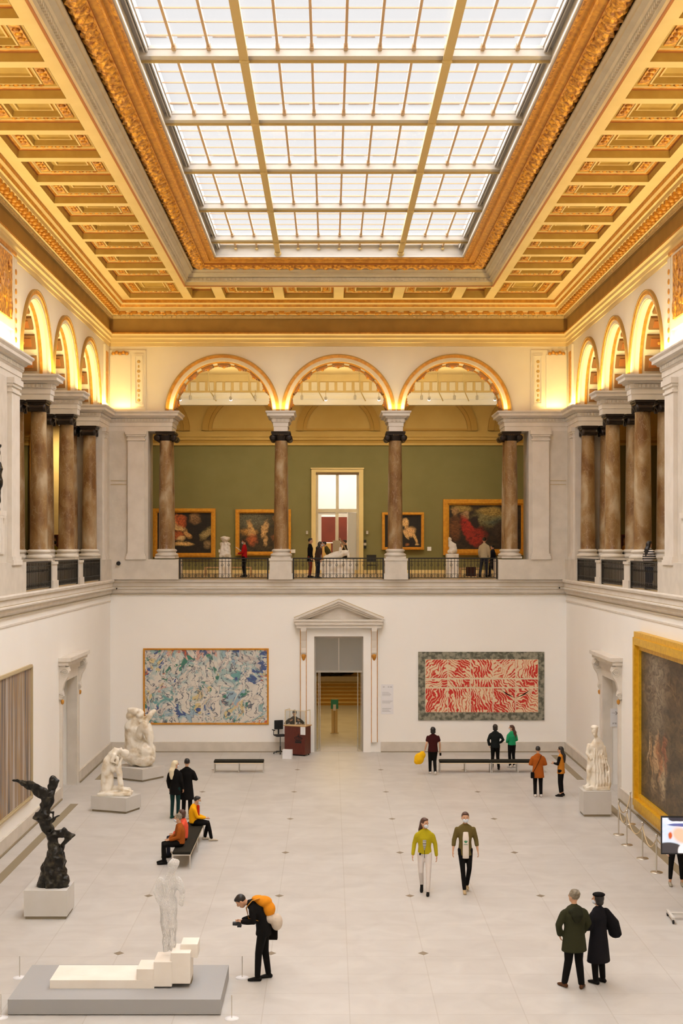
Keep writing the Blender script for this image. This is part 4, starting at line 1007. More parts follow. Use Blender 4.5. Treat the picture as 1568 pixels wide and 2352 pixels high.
for a in (-38, 0, 38):
    T = Matrix.Translation((0,.163,1.24)) @ Matrix.Rotation(math.radians(a), 4, 'Y'); m.ell((0,0,.035), (.014,.003,.036), 10, 0, T)
m.box(-.045,.045,.160,.164,1.205,1.209); m.box(-.045,.045,.160,.164,1.195,1.199); m.build('shirt_emblem', mat('green_print', (.02,.22,.10), .6), ws)
# person with yellow bag
jy = walk(1); jy.update(elL=(-.25,-.06,1.12), wrL=(-.30,-.02,.90), elR=(.25,-.03,1.12), wrR=(.27,.08,.87), knR=(.07,.05,.5), anR=(.06,-.14,.12))
yl = at(994, 1779)
person('person in a dark maroon t-shirt and black trousers walking with a yellow bag', yl, 5, 1.80, top=(.045,.008,.008), bottom=BLK, shoe=(.62,.57,.52), hair=('bob','hairblack'), J=jy, sleeve='short', gname='t_shirt', build=1.1)
m = MB(); m.ell((-.52,-.02,.60), (.19,.09,.22), 14); m.ell((-.40,-.02,.74), (.13,.08,.15), 14); m.ell((-.60,-.02,.5), (.12,.08,.12), 12)
o = fuse(m, .02, 'tote_bag', cloth((.82,.46,.01)), None, 2, (yl[0], yl[1], 0)); tag(o, 'large yellow bag carried by the person in maroon', 'bag')
m = MB(); m.box(.25,.32,.06,.09,.70,.80); o = m.build('phone', cloth(BLK), None, (yl[0], yl[1], 0)); tag(o, 'small black phone in the right hand of the person in maroon', 'phone')
person('person all in black standing by the right bench facing the red textile, elbows out', at(1137, 1768), 0, 1.76, top=(.012,.014,.013), bottom=BLK, hair=('bob','hairblack'), J=dict(elR=(.30,-.05,1.14), wrR=(.20,.08,1.02), elL=(-.27,-.04,1.13), wrL=(-.22,.10,.92), anL=(-.13,-.02,.085), anR=(.13,-.02,.085)), build=1.05)
person('person with long dark hair in a green jacket by the right bench', at(1175, 1763), 30, 1.66, top=(.02,.30,.12), bottom=BLK, shoe=(.6,.55,.5), hair=('long','hairbrown'), mask=True, coat=.98, head=(55,0), J=dict(elL=(-.23,.0,1.12), wrL=(-.10,.20,1.02), elR=(.24,-.03,1.12), wrR=(.08,.18,1.0)))
jb2 = dict(elL=(-.27,.0,1.12), wrL=(-.12,.22,1.08), elR=(.27,.0,1.12), wrR=(.12,.22,1.08))
lb = at(1235, 1830)
person('person in a rust brown coat seen from behind with a black cross-body bag', lb, 0, 1.74, top=(.38,.095,.012), bottom=BLK, shoe=(.66,.60,.55), hair=('short','hairblack'), coat=.66, J=jb2, build=1.1, gname='coat')
m = MB(); m.tube([(.10,-.10,1.44),(.02,-.155,1.25),(-.08,-.165,1.05),(-.19,-.14,.84)], [(.02,.006)]*4, 6); o = MB(); o.box(-.27,-.15,-.20,-.10,.66,.86)
bg_ = thing('cross_body_bag', 'small black cross-body bag on the back of the rust coat', 'bag', (lb[0], lb[1], 0)); m.build('strap', cloth(BLK), bg_); fuse(o, .02, 'pouch', cloth(BLK), bg_, 2)
person('person with long black hair in an orange quilted vest over black sleeves', at(1288, 1829), 62, 1.72, top=(.55,.20,.02), bottom=BLK, shoe=BLK, hair=('long','hairblack'), sleeve='none', sleevecol=BLK, coat=.80, J=dict(elL=(-.22,.05,1.13), wrL=(-.02,.24,1.14), elR=(.22,.05,1.13), wrR=(.03,.24,1.12)), build=.95, bare_ankle=.16, gname='vest')
# the couple at lower right
person('person with grey hair in a dark olive parka seen from behind', at(1318, 2270), 12, 1.92, top=(.032,.032,.014), bottom=BLK, shoe=(.09,.035,.012), hair=('curly','hairgrey'), coat=.66, build=1.28, head=(30,0), gname='parka', feet=(20,-35),
    J=dict(elL=(-.30,-.03,1.14), wrL=(-.24,.07,.94), elR=(.27,.0,1.14), wrR=(.20,.10,.95), anL=(-.14,.10,.085), anR=(.12,-.05,.085)))
m = MB(); loft(m, [(-.12,-.03,1.50),(-.06,-.13,1.50),(.06,-.13,1.50),(.12,-.03,1.50)], [.05,.075,.075,.05]); loft(m, [(0,-.10,1.56),(0,-.17,1.44),(0,-.18,1.32)], [(.10,.06),(.13,.07),(.07,.03)])
fuse(m, .018, 'hood', cloth((.02,.02,.01)), [o for o in C.objects if o.get('label','').startswith('person with grey hair in a dark olive')][0], 3)
pr = at(1374, 2258)
pc, Jc, HTc = person('person in a wide black cape coat and black beret wearing a face mask', pr, 38, 1.78, top=(.009,.008,.010), bottom=BLK, hair=('bob','hairblack'), coat=.42, mask=True, head=(35,0), build=1.15, gname='coat', J=dict(elR=(.34,-.10,1.12), wrR=(.20,.02,1.02), elL=(-.26,.0,1.10), wrL=(-.16,.20,1.04)))
m = MB(); m.ell((0,-.02,.085), (.11,.12,.045), 14, 0, HTc); m.build('beret', cloth(BLK), pc)
m = MB(); loft(m, [(.15,-.02,1.40),(.30,-.10,1.15),(.36,-.12,.92)], [(.08,.10),(.12,.14),(.10,.15)]); fuse(m, .02, 'cape', cloth((.008,.007,.008)), pc, 3)
m = MB(); m.box(-.20,-.10,.26,.262,.90,1.02); o = m.build('leaflet', M['paper'], None, (pr[0], pr[1], 0)); o.rotation_euler = (0,0,math.radians(52)); tag(o, 'white folded leaflet in the hand of the person with the beret', 'leaflet')
# person behind the screen
person('person in cropped black trousers standing behind the screen, only the legs visible', at(1552, 2034), 175, 1.74, top=BLK, bottom=BLK, shoe=(.30,.26,.19), hair=('short','hairblack'), bare_ankle=.22, J=dict(anL=(-.15,0,.085), anR=(.15,0,.085), knL=(-.13,.02,.5), knR=(.13,.02,.5)))

# ================================================================ benches
def bench(label, group, x0, y0, x1, y1, legs):
    p, q = Vector((x0, y0)), Vector((x1, y1)); L = (q-p).length
    r = thing('bench', label, 'bench', (x0, y0, 0), math.atan2(y1-y0, x1-x0), group)
    m = MB(); m.box(0, L, -.24, .24, .38, .46)
    o = m.build('cushion', cloth((.022,.020,.014)), r); bv = o.modifiers.new('b', 'BEVEL'); bv.width = .02; bv.segments = 2
    m = MB()
    m.box(0, L, -.24, -.22, .355, .38); m.box(0, L, .22, .24, .355, .38); m.build('seat_frame', M['acryl'], r)
    for x in legs:
        m = MB()
        for s in (-1, 1): m.box(x*L-.015, x*L+.015, s*.23-.015, s*.23+.015, 0, .38)
        m.box(x*L-.015, x*L+.015, -.23, .23, .355, .38); m.build('leg', M['white'], r)
a = FL(492, 1773); b = FL(606, 1773); bench('black padded bench alone in front of the desk wall, left of the desk', 'black benches', a.x, 54.0, b.x, 54.0, (.01, .5, .99))
a = FL(1008, 1773); b = FL(1126, 1773); bench('black padded bench under the red textile, left one of two in line', 'black benches', a.x, 54.0, b.x, 54.0, (.01, .5, .99))
a = FL(1127, 1773); b = FL(1247, 1773); bench('black padded bench under the red textile, right one of two in line', 'black benches', a.x, 54.0, b.x, 54.0, (.01, .5, .99))
bench('black padded bench running lengthwise with three seated people', 'black benches', -4.30, 37.75, -4.30, 41.9, (.004, .5, .996))

# ================================================================ sculptures
def stone(amp, sc): return lambda c: c + Vector((noise.noise(c*sc), noise.noise(c*sc+Vector((7,3,1))), noise.noise(c*sc+Vector((1,9,4)))))*amp
def plinth(label, cx, cy, w, d, h, rz=0, mt='plinth'):
    r = thing('plinth', label, 'plinth', (cx, cy, 0), rz, 'grey sculpture plinths')
    m = MB(); m.box(-w/2, w/2, -d/2, d/2, .07, h); m.build('block', M[mt], r)
    m = MB(); m.box(-w/2+.03, w/2-.03, -d/2+.03, d/2-.03, 0, .07); m.build('recessed_foot', M['grille'], r)
# large marble group
c = FL(318, 1795); gx_, gy_ = c.x-.10, c.y+.75
plinth('low grey angled plinth under the large crouching marble group', gx_, gy_, 1.45, 1.25, .46, math.radians(-33))
m = MB(); r = loft
m.ell((0,0,.38), (.62,.48,.40), 16); m.ell((.28,-.1,.55), (.40,.40,.38), 14); m.ell((-.12,.05,.75), (.45,.38,.45), 14)
r(m, [(-.12,.02,.75),(-.16,.0,1.1),(-.14,-.02,1.4),(-.06,0,1.72)], [(.40,.32),(.34,.27),(.38,.27),(.24,.2)])
m.ell((.05,-.10,1.93), (.16,.17,.19), 12); m.ell((-.18,.0,2.02), (.24,.2,.14), 12); m.ell((-.32,.02,1.86), (.16,.2,.16), 12)
r(m, [(.12,-.06,1.66),(.42,-.12,1.82),(.58,-.08,2.02),(.62,-.05,2.06)], [.12,.10,.085,.07]); r(m, [(.05,-.1,1.62),(.30,-.22,1.62),(.52,-.14,1.9)], [.11,.085,.07])
r(m, [(-.02,-.15,1.0),(.20,-.35,1.5),(.24,-.36,1.62)], [.18,.15,.12]); r(m, [(.24,-.36,1.6),(.40,-.34,1.15),(.48,-.30,.72)], [.13,.12,.09]); r(m, [(.35,-.1,1.5),(.50,-.16,1.1),(.44,-.2,.7)], [.10,.10,.10])
m.ell((.25,-.28,.25), (.42,.25,.24), 12); m.ell((.55,-.15,.5), (.14,.2,.3), 10)
fuse(m, .026, 'statue', M['marblew'], None, 2, (gx_, gy_, .461), stone(.06, 3), zmin=0).rotation_euler = (0,0,0)
st = C.objects['statue']; st.name = 'marble_statue'; tag(st, 'large weathered marble sculpture of a crouching figure with arms folded over the head', 'sculpture')
# kneeling marble
c = FL(262, 1866); kx, ky = c.x-.02, c.y+.40
plinth('grey plinth under the kneeling marble figure', kx+.02, ky, 1.30, .95, .50, math.radians(-22))
m = MB(); m.box(-.50,.55,-.32,.32,0,.10)
m.ell((-.22,.05,.45), (.20,.22,.42), 12); r(m, [(-.25,.0,.15),(-.28,.02,.6),(-.20,.0,1.0),(-.08,0,1.28)], [(.18,.2),(.18,.2),(.19,.18),(.16,.15)])
r(m, [(-.12,.0,1.28),(.06,0,1.42),(.20,-.02,1.45),(.30,0,1.36)], [.15,.13,.10,.09]); m.ell((.36,-.02,1.34), (.13,.12,.14), 12)
r(m, [(.02,-.12,1.32),(-.04,-.2,1.12),(.14,-.2,1.02),(.10,-.12,1.22)], [.075,.065,.055,.05]); r(m, [(.10,.1,1.34),(.22,.05,1.16),(.14,-.05,.98)], [.08,.06,.05])
r(m, [(-.05,-.05,.85),(.14,-.06,.95),(.18,-.05,.6),(.22,-.05,.25)], [.14,.12,.10,.08]); r(m, [(.20,-.05,.26),(.36,-.1,.16),(.56,-.12,.12)], [.09,.07,.05]); r(m, [(-.2,.1,.2),(.1,.16,.16),(.46,.16,.15)], [.13,.09,.06])
r(m, [(-.36,.05,.1),(-.34,.08,.8)], [(.1,.16),(.08,.12)])
o = fuse(m, .022, 'marble_statue', M['marblew'], None, 2, (kx-.03, ky, .501), stone(.04, 4), zmin=0); tag(o, 'kneeling marble figure bowing with face in the arms on a grey plinth', 'sculpture')
# bronze
c = FL(104, 2112); bx, by = c.x, c.y+.48
plinth('pale grey plinth under the dark bronze winged group', bx, by, .98, .96, .66)
m = MB()
r(m, [(.12,0,.0),(.14,0,.3),(.18,0,.6),(.20,0,.86)], [(.38,.30),(.30,.26),(.24,.22),(.16,.16)])
m.ell((.30,-.1,.15), (.24,.2,.2), 10); m.ell((-.02,.05,.25), (.18,.2,.3), 10)
r(m, [(.16,0,.8),(.08,0,1.1),(.02,0,1.3),(-.06,.0,1.5),(-.16,0,1.62)], [(.11,.11),(.11,.12),(.13,.13),(.15,.13),(.11,.1)])
m.ell((-.24,-.02,1.60), (.10,.11,.11), 10); r(m, [(.06,-.05,1.2),(.30,-.05,1.22),(.48,-.05,1.20),(.60,-.05,1.18)], [.10,.10,.09,.055]); m.ell((.40,-.05,1.30), (.06,.07,.05), 8)
r(m, [(.56,-.05,1.18),(.46,-.05,1.10),(.36,-.03,.98),(.36,-.03,.84)], [.06,.06,.05,.05]); r(m, [(.20,-.05,1.25),(.22,-.08,1.0),(.25,-.05,.8)], [.05,.05,.05])
r(m, [(-.10,.0,1.62),(-.06,.0,1.8),(.0,.0,1.98),(.08,0,2.14)], [(.12,.10),(.14,.11),(.15,.12),(.11,.1)])
r(m, [(.04,.0,1.70),(.15,-.04,1.72),(.16,-.05,1.60),(.06,-.05,1.52)], [.035,.03,.028,.03]); r(m, [(.26,-.02,1.64),(.16,0,1.54),(.06,0,1.46)], [.03,.035,.03]); m.ell((-.03,-.1,1.66), (.09,.08,.09), 8)
r(m, [(.02,.0,2.06),(-.16,.02,2.18),(-.36,.03,2.30),(-.62,.04,2.40),(-.86,.05,2.47)], [(.10,.10),(.14,.05),(.12,.04),(.08,.03),(.02,.015)], side=(0,0,1))
r(m, [(.08,.0,2.08),(.10,.02,2.26),(.14,.03,2.42),(.13,.04,2.55)], [(.08,.06),(.10,.05),(.13,.05),(.08,.04)])
o = fuse(m, .018, 'bronze_statue', M['bronze'], None, 1, (bx-.04, by, .661), stone(.05, 8), zmin=0); tag(o, 'dark bronze group of entwined figures with a raised wing on a pale plinth', 'sculpture')
# robed figure right
c = FL(1368, 1876); rx_, ry_ = c.x+.05, c.y+.40
plinth('tall grey plinth under the robed marble figure by the right doorway', rx_, ry_, .88, .80, .80)
m = MB(); m.box(-.36,.42,-.25,.25,0,.10)
r(m, [(.05,0,.05),(.06,0,.5),(.05,0,1.0),(.04,0,1.4),(.05,0,1.62)], [(.28,.2),(.26,.2),(.24,.18),(.24,.16),(.10,.1)])
r(m, [(-.14,-.02,1.0),(-.22,-.05,.6),(-.24,-.06,.2)], [.11,.09,.06]); r(m, [(-.24,-.06,.16),(-.34,-.14,.14)], [.06,.04]); r(m, [(.25,.05,1.35),(.32,.05,.8),(.34,.05,.15)], [(.08,.14),(.08,.16),(.09,.18)])
for k in range(6): r(m, [(-.08+k*.08,-.17,1.3-.05*k),(-.06+k*.09,-.19,.7),(-.06+k*.095,-.2,.12)], [.025,.03,.035])
r(m, [(-.20,0,1.42),(-.26,-.05,1.15),(-.16,-.14,.98)], [.08,.07,.05])
m.ell((-.04,-.03,1.86), (.115,.13,.15), 12); m.ell((-.04,.0,1.98), (.13,.13,.08), 10); m.ell((-.06,-.10,1.74), (.06,.06,.09), 8); r(m, [(.03,0,1.6),(0,0,1.75)], [.08,.07])
o = fuse(m, .02, 'marble_statue', M['marblew'], None, 2, (rx_+.02, ry_, .801), stone(.03, 5), zmin=0); tag(o, 'tall white marble figure in a long pleated robe on a high plinth', 'sculpture')
# bronze bust figure in the left niche, just inside the frame
m = MB(); m.box(-9.5, -8.98, 37.25, 37.95, 9.38, 9.505); m.box(-9.5, -9.15, 37.35, 37.85, 9.1, 9.38); struct(m.build('trim_42', M['stone2']))
m = MB(); r(m, [(0,0,0),(0,0,.2),(0,0,.7),(0,0,1.1),(0,0,1.35)], [.20,.15,.22,.25,.12]); m.ell((.06,-.02,1.55), (.13,.13,.17), 10); m.ell((.1,0,1.72), (.12,.12,.06), 8)
o = fuse(m, .025, 'bronze_statue', M['bronze'], None, 1, (-9.24, 37.6, 9.51), stone(.05, 6), zmin=0); tag(o, 'black bronze figure standing against the left gallery pier at the picture edge', 'sculpture')

# platform with the stepped white block and the lace figure
m = MB(); m.box(-6.24, -2.36, 25.95, 28.1, .02, .29); m.box(-6.2, -2.4, 26.0, 28.05, 0, .02, 1)
pl_ = m.build('platform', [mat('grey_platform_paint', (.36,.355,.35), .7), M['grille']]); tag(pl_, 'large low grey platform carrying the white stepped sculpture', 'platform')
r0 = thing('stepped_sculpture', 'white stone slab rising in steps on the grey platform', 'sculpture', (-5.6, 26.6, .29))
wm_ = mat('white_plaster', (.84,.78,.70), .8, col2=(.80,.73,.64), scale=2)
def bx2(n_, x0, x1, y0, y1, z0, z1): m = MB(); m.box(x0, x1, y0, y1, z0, z1); o = m.build(n_, wm_, r0); b_ = o.modifiers.new('b', 'BEVEL'); b_.width = .012; b_.segments = 2; return o
m = MB(); m.box(0, 1.95, .0, .95, 0, .155); rows = []
for i in range(13):
    t = 2*PI*i/12; rows.append([(.55+.34*math.cos(t)*q, .5+.2*math.sin(t)*q, .156+z_) for q, z_ in ((1, 0), (.85, .012), (.5, .004), (.05, 0))])
m.grid(rows, 0, True); o = m.build('slab', wm_, r0)
bx2('step', 1.62, 1.98, .02, .62, .155, .36); bx2('step', 1.94, 2.28, .0, .66, .03, .50); bx2('step', 2.26, 2.62, .02, .66, .08, .66); bx2('step', 2.42, 2.74, .25, .72, .50, .76)
m = MB(); m.box(2.28, 2.62, .3, .6, 0, .1); m.build('foot', M['grille'], r0)
lx, ly, lz = -3.42, 27.05, 1.0
m = MB(); q_ = dict(t=[(0,0,.0)])
r(m, [(-.06,0,.0),(-.07,.0,.45),(-.07,0,.88)], [.05,.075,.10]); r(m, [(.08,-.03,.0),(.07,-.05,.45),(.06,0,.88)], [.05,.075,.10])
r(m, [(0,0,.86),(-.02,0,1.05),(.0,0,1.30),(.05,-.02,1.46)], [(.17,.12),(.13,.10),(.17,.12),(.07,.06)]); m.ell((.08,-.04,1.60), (.085,.095,.11), 12); m.ell((.09,-.02,1.66), (.11,.11,.075), 12)
r(m, [(-.16,0,1.36),(-.24,-.02,1.1),(-.14,-.1,.9)], [.06,.05,.035]); r(m, [(.17,0,1.36),(.26,-.04,1.12),(.24,-.1,.88)], [.06,.05,.035])
lace = bpy.data.materials.new('white_lace'); lace.use_nodes = True; nt = lace.node_tree; b_ = nt.nodes['Principled BSDF']; b_.inputs['Base Color'].default_value = (.97,.94,.90,1); b_.inputs['Roughness'].default_value = .6; b_.inputs['Alpha'].default_value = .5
o = fuse(m, .03, 'lace_figure', lace, None, 1, (lx, ly, lz-.13), stone(.03, 9), wire=(.014, .6), zmin=-.02); tag(o, 'see-through white lace-like standing figure on top of the white steps', 'sculpture')

# little rope posts round the platform
def cord_post(label, px, py):
    c = FL(px, py); r = thing('cord_post', label, 'barrier post', (c.x, c.y, 0), 0, 'low white cord posts')
    m = MB(); m.lathe([(.13,0),(.13,.012),(.03,.02)], n=20); m.build('base', M['paper'], r); m = MB(); m.lathe([(.008,.012),(.008,.42),(.012,.43)], n=8); m.build('post', M['steel'], r)
cord_post('low thin barrier post with white round base beside the bending person', 556, 2246); cord_post('low thin barrier post with white round base at the front right corner of the platform', 532, 2340)
cord_post('low thin barrier post with white round base behind the left end of the platform', 45, 2246); cord_post('low thin barrier post with white round base at the bottom left picture edge', 2, 2338)

# ================================================================ stanchions with rope
def stanchion(label, px, py, h=1.0):
    c = FL(px, py); r = thing('rope_stanchion', label, 'stanchion', (c.x, c.y, 0), 0, 'steel rope stanchions')
    m = MB(); m.lathe([(.165,0),(.165,.012),(.15,.022),(.03,.03)], n=24); m.build('base', M['steel'], r)
    m = MB(); m.lathe([(.02,.025),(.02,h-.08),(.03,h-.07),(.03,h-.05),(.02,h-.04)], n=12); m.build('post', M['steel'], r)
    m = MB(); m.ell((0,0,h-.02), (.035,.035,.03), 12); m.build('finial', M['steel'], r); return c
S_ = [stanchion('steel rope stanchion close to the right wall, farthest of the row', 1447, 1893), stanchion('steel rope stanchion, second of the row counted from the robed statue', 1420, 1917), stanchion('steel rope stanchion, third of the row counted from the robed statue', 1439, 1941), stanchion('steel rope stanchion, fourth of the row counted from the robed statue', 1475, 1972), stanchion('steel rope stanchion nearest to the screen', 1507, 2004)]
names = ['the wall post and the second post', 'the second and third posts', 'the third and fourth posts', 'the fourth post and the post nearest the screen']
S_.append(Vector((S_[4].x+.95, S_[4].y+.1, 0)))
names.append('the last visible post and the one hidden by the screen')
stanchion('steel rope stanchion hidden behind the screen at the right edge', *( (VX+(S_[5].x-CX)*F/S_[5].y, VY+EZ*F/S_[5].y)))
for i in range(5):
    a, b = S_[i], S_[i+1]; m = MB(); pts = []
    for k in range(17):
        t = k/16; p = a.lerp(b, t); pts.append((p.x, p.y, .90-.38*4*t*(1-t)))
    m.tube(pts, .014, 8); tag(m.build('barrier_rope', M['rope']), 'cream rope sagging between %s' % names[i], 'rope', 'stanchion ropes')

# ================================================================ screen on a wheeled stand
sc_ = thing('display_screen', 'large flat screen on a wheeled stand at the right edge of the picture', 'screen', (P(1518,0,32.6).x+.66, 32.6, 0), math.radians(-3))
m = MB(); za, zb2 = P(0,1962,32.6).z, P(0,1875,32.6).z
m.box(-.66,.66,-.03,.04,za,zb2); m.build('housing', M['screenframe'], sc_)
def blobs_mat(name, base, blobs, ax='x', emit=0.0, rough=.45, warp=.06, wscale=4, speck=None):
    mt = bpy.data.materials.new(name); mt.use_nodes = True; nt = mt.node_tree; L = nt.links.new; b = nt.nodes['Principled BSDF']; N = nt.nodes.new
    tc = N('ShaderNodeTexCoord'); sp = N('ShaderNodeSeparateXYZ'); L(tc.outputs['Generated'], sp.inputs[0])
    cb = N('ShaderNodeCombineXYZ'); L(sp.outputs['X' if ax == 'x' else 'Y'], cb.inputs[0]); L(sp.outputs['Z'], cb.inputs[1])
    nz = N('ShaderNodeTexNoise'); nz.inputs['Scale'].default_value = wscale; nz.inputs['Detail'].default_value = 5; L(cb.outputs[0], nz.inputs[0])
    s1 = N('ShaderNodeVectorMath'); s1.operation = 'SUBTRACT'; s1.inputs[1].default_value = (.5,.5,.5); L(nz.outputs['Color'], s1.inputs[0])
    s2 = N('ShaderNodeVectorMath'); s2.operation = 'SCALE'; s2.inputs['Scale'].default_value = warp*3.2; L(s1.outputs[0], s2.inputs[0])
    ad = N('ShaderNodeVectorMath'); ad.operation = 'ADD'; L(cb.outputs[0], ad.inputs[0]); L(s2.outputs[0], ad.inputs[1])
    n2 = N('ShaderNodeTexNoise'); n2.inputs['Scale'].default_value = 7; n2.inputs['Detail'].default_value = 6; L(cb.outputs[0], n2.inputs[0])
    r = N('ShaderNodeValToRGB'); r.color_ramp.elements[0].position = .35; r.color_ramp.elements[0].color = (*base[0],1); r.color_ramp.elements[1].position = .7; r.color_ramp.elements[1].color = (*base[1],1); L(n2.outputs['Fac'], r.inputs[0])
    cur = r.outputs[0]
    for (u, v, ru, rv, ang, col, soft) in blobs:
        mp = N('ShaderNodeMapping'); mp.vector_type = 'TEXTURE'; mp.inputs['Location'].default_value = (u, v, 0); mp.inputs['Rotation'].default_value = (0,0,math.radians(ang)); mp.inputs['Scale'].default_value = (ru, rv, 1); L(ad.outputs[0], mp.inputs[0])
        ms = N('ShaderNodeVectorMath'); ms.operation = 'MULTIPLY'; ms.inputs[1].default_value = (1,1,0); L(mp.outputs[0], ms.inputs[0])
        ln = N('ShaderNodeVectorMath'); ln.operation = 'LENGTH'; L(ms.outputs[0], ln.inputs[0])
        mr = N('ShaderNodeMapRange'); mr.inputs['From Min'].default_value = 1-soft; mr.inputs['From Max'].default_value = 1+soft; mr.inputs['To Min'].default_value = 1; mr.inputs['To Max'].default_value = 0; L(ln.outputs['Value'], mr.inputs[0])
        mx = N('ShaderNodeMix'); mx.data_type = 'RGBA'; L(mr.outputs[0], mx.inputs[0]); L(cur, mx.inputs[6]); mx.inputs[7].default_value = (*col,1); cur = mx.outputs[2]
    if not emit:
        n3 = N('ShaderNodeTexNoise'); n3.inputs['Scale'].default_value = 22; n3.inputs['Detail'].default_value = 6; n3.inputs['Distortion'].default_value = 1.5; L(ad.outputs[0], n3.inputs[0])
        r3 = N('ShaderNodeValToRGB'); r3.color_ramp.elements[0].position = .35; r3.color_ramp.elements[0].color = (.25,.2,.18,1); r3.color_ramp.elements[1].position = .62; r3.color_ramp.elements[1].color = (1.15,1.1,1.0,1); L(n3.outputs['Fac'], r3.inputs[0])
        m3 = N('ShaderNodeMix'); m3.data_type = 'RGBA'; m3.blend_type = 'MULTIPLY'; m3.inputs[0].default_value = .85; L(cur, m3.inputs[6]); L(r3.outputs[0], m3.inputs[7]); cur = m3.outputs[2]
    L(cur, b.inputs['Base Color']); b.inputs['Roughness'].default_value = rough
    if emit: L(cur, b.inputs['Emission Color']); b.inputs['Emission Strength'].default_value = emit; 
    return mt
m = MB(); m.box(-.635,.635,-.036,-.03,za+.03,zb2-.03)
m.build('screen', blobs_mat('lit_picture', ((.55,.66,.85),(.72,.80,.92)), [(.42,.98,.32,.13,0,(.04,.035,.05),.05),(.42,.87,.36,.035,0,(.80,.82,.92),.05),(.42,.80,.32,.045,0,(.10,.12,.35),.1),(.34,.50,.15,.24,20,(.80,.50,.36),.25),(.10,.02,.30,.28,18,(.05,.045,.05),.06),(.42,.06,.14,.22,0,(.85,.85,.9),.1),(.14,.50,.035,.10,0,(.55,.10,.02),.3)], emit=.55, warp=.01), sc_)
m = MB(); m.box(-.04,.04,.04,.12,.15,za+.1); m.build('pole', M['plinth'], sc_)
for s in (-1, 1):
    m = MB(); m.box(s*.45-.03, s*.45+.03, -.42, .35, .10, .15); m.box(min(0,s*.45), max(0,s*.45), .02, .10, .10, .15); o = m.build('foot', M['plinth'], sc_)
    for y in (-.38, .31): m2 = MB(); m2.lathe([(.04,-.02),(.045,0),(.04,.02)], n=14, T=Matrix.Translation((s*.45, y, .045)) @ Matrix.Rotation(PI/2, 4, 'Y')); m2.box(s*.45-.012, s*.45+.012, y-.012, y+.012, .05, .11); m2.build('caster', M['black'], o)
# ================================================================ paintings of the lower hall
def painting(name, label, cat, axis, a0, a1, z0, z1, wallc, s, fw, fd, fmat, cmat, group=None, extra=None):
    """axis 'x': on a wall facing -Y at y=wallc. axis 'y': on a side wall at x=wallc, s = side"""
    ca = (a0+a1)/2
    r = thing(name, label, cat, (ca, wallc, z0) if axis == 'x' else (wallc, ca, z0), 0, group); w_ = (a1-a0)/2; h_ = z1-z0
    def bx(m, u0, u1, d0, d1, z0_, z1_):
        if axis == 'x': m.box(u0, u1, -d1, -d0, z0_, z1_)
        else: m.box(*sorted((-s*d0, -s*d1)), u0, u1, z0_, z1_)
    if fw:
        m = MB()
        for q, (k0, k1, e) in enumerate(((0, .35, fd*.75), (.3, .72, fd), (.68, 1, fd*.6))):
            A, B = fw*k0, fw*k1
            bx(m, -w_+A, -w_+B, 0, e, A, h_-A); bx(m, w_-B, w_-A, 0, e, A, h_-A); bx(m, -w_+A, w_-A, 0, e, h_-B, h_-A); bx(m, -w_+A, w_-A, 0, e, A, B)
        m.build('frame', fmat, r)
    m = MB(); bx(m, -w_+fw, w_-fw, 0, fd*.35 if fw else fd, fw, h_-fw); m.build('canvas', cmat, r)
    return r
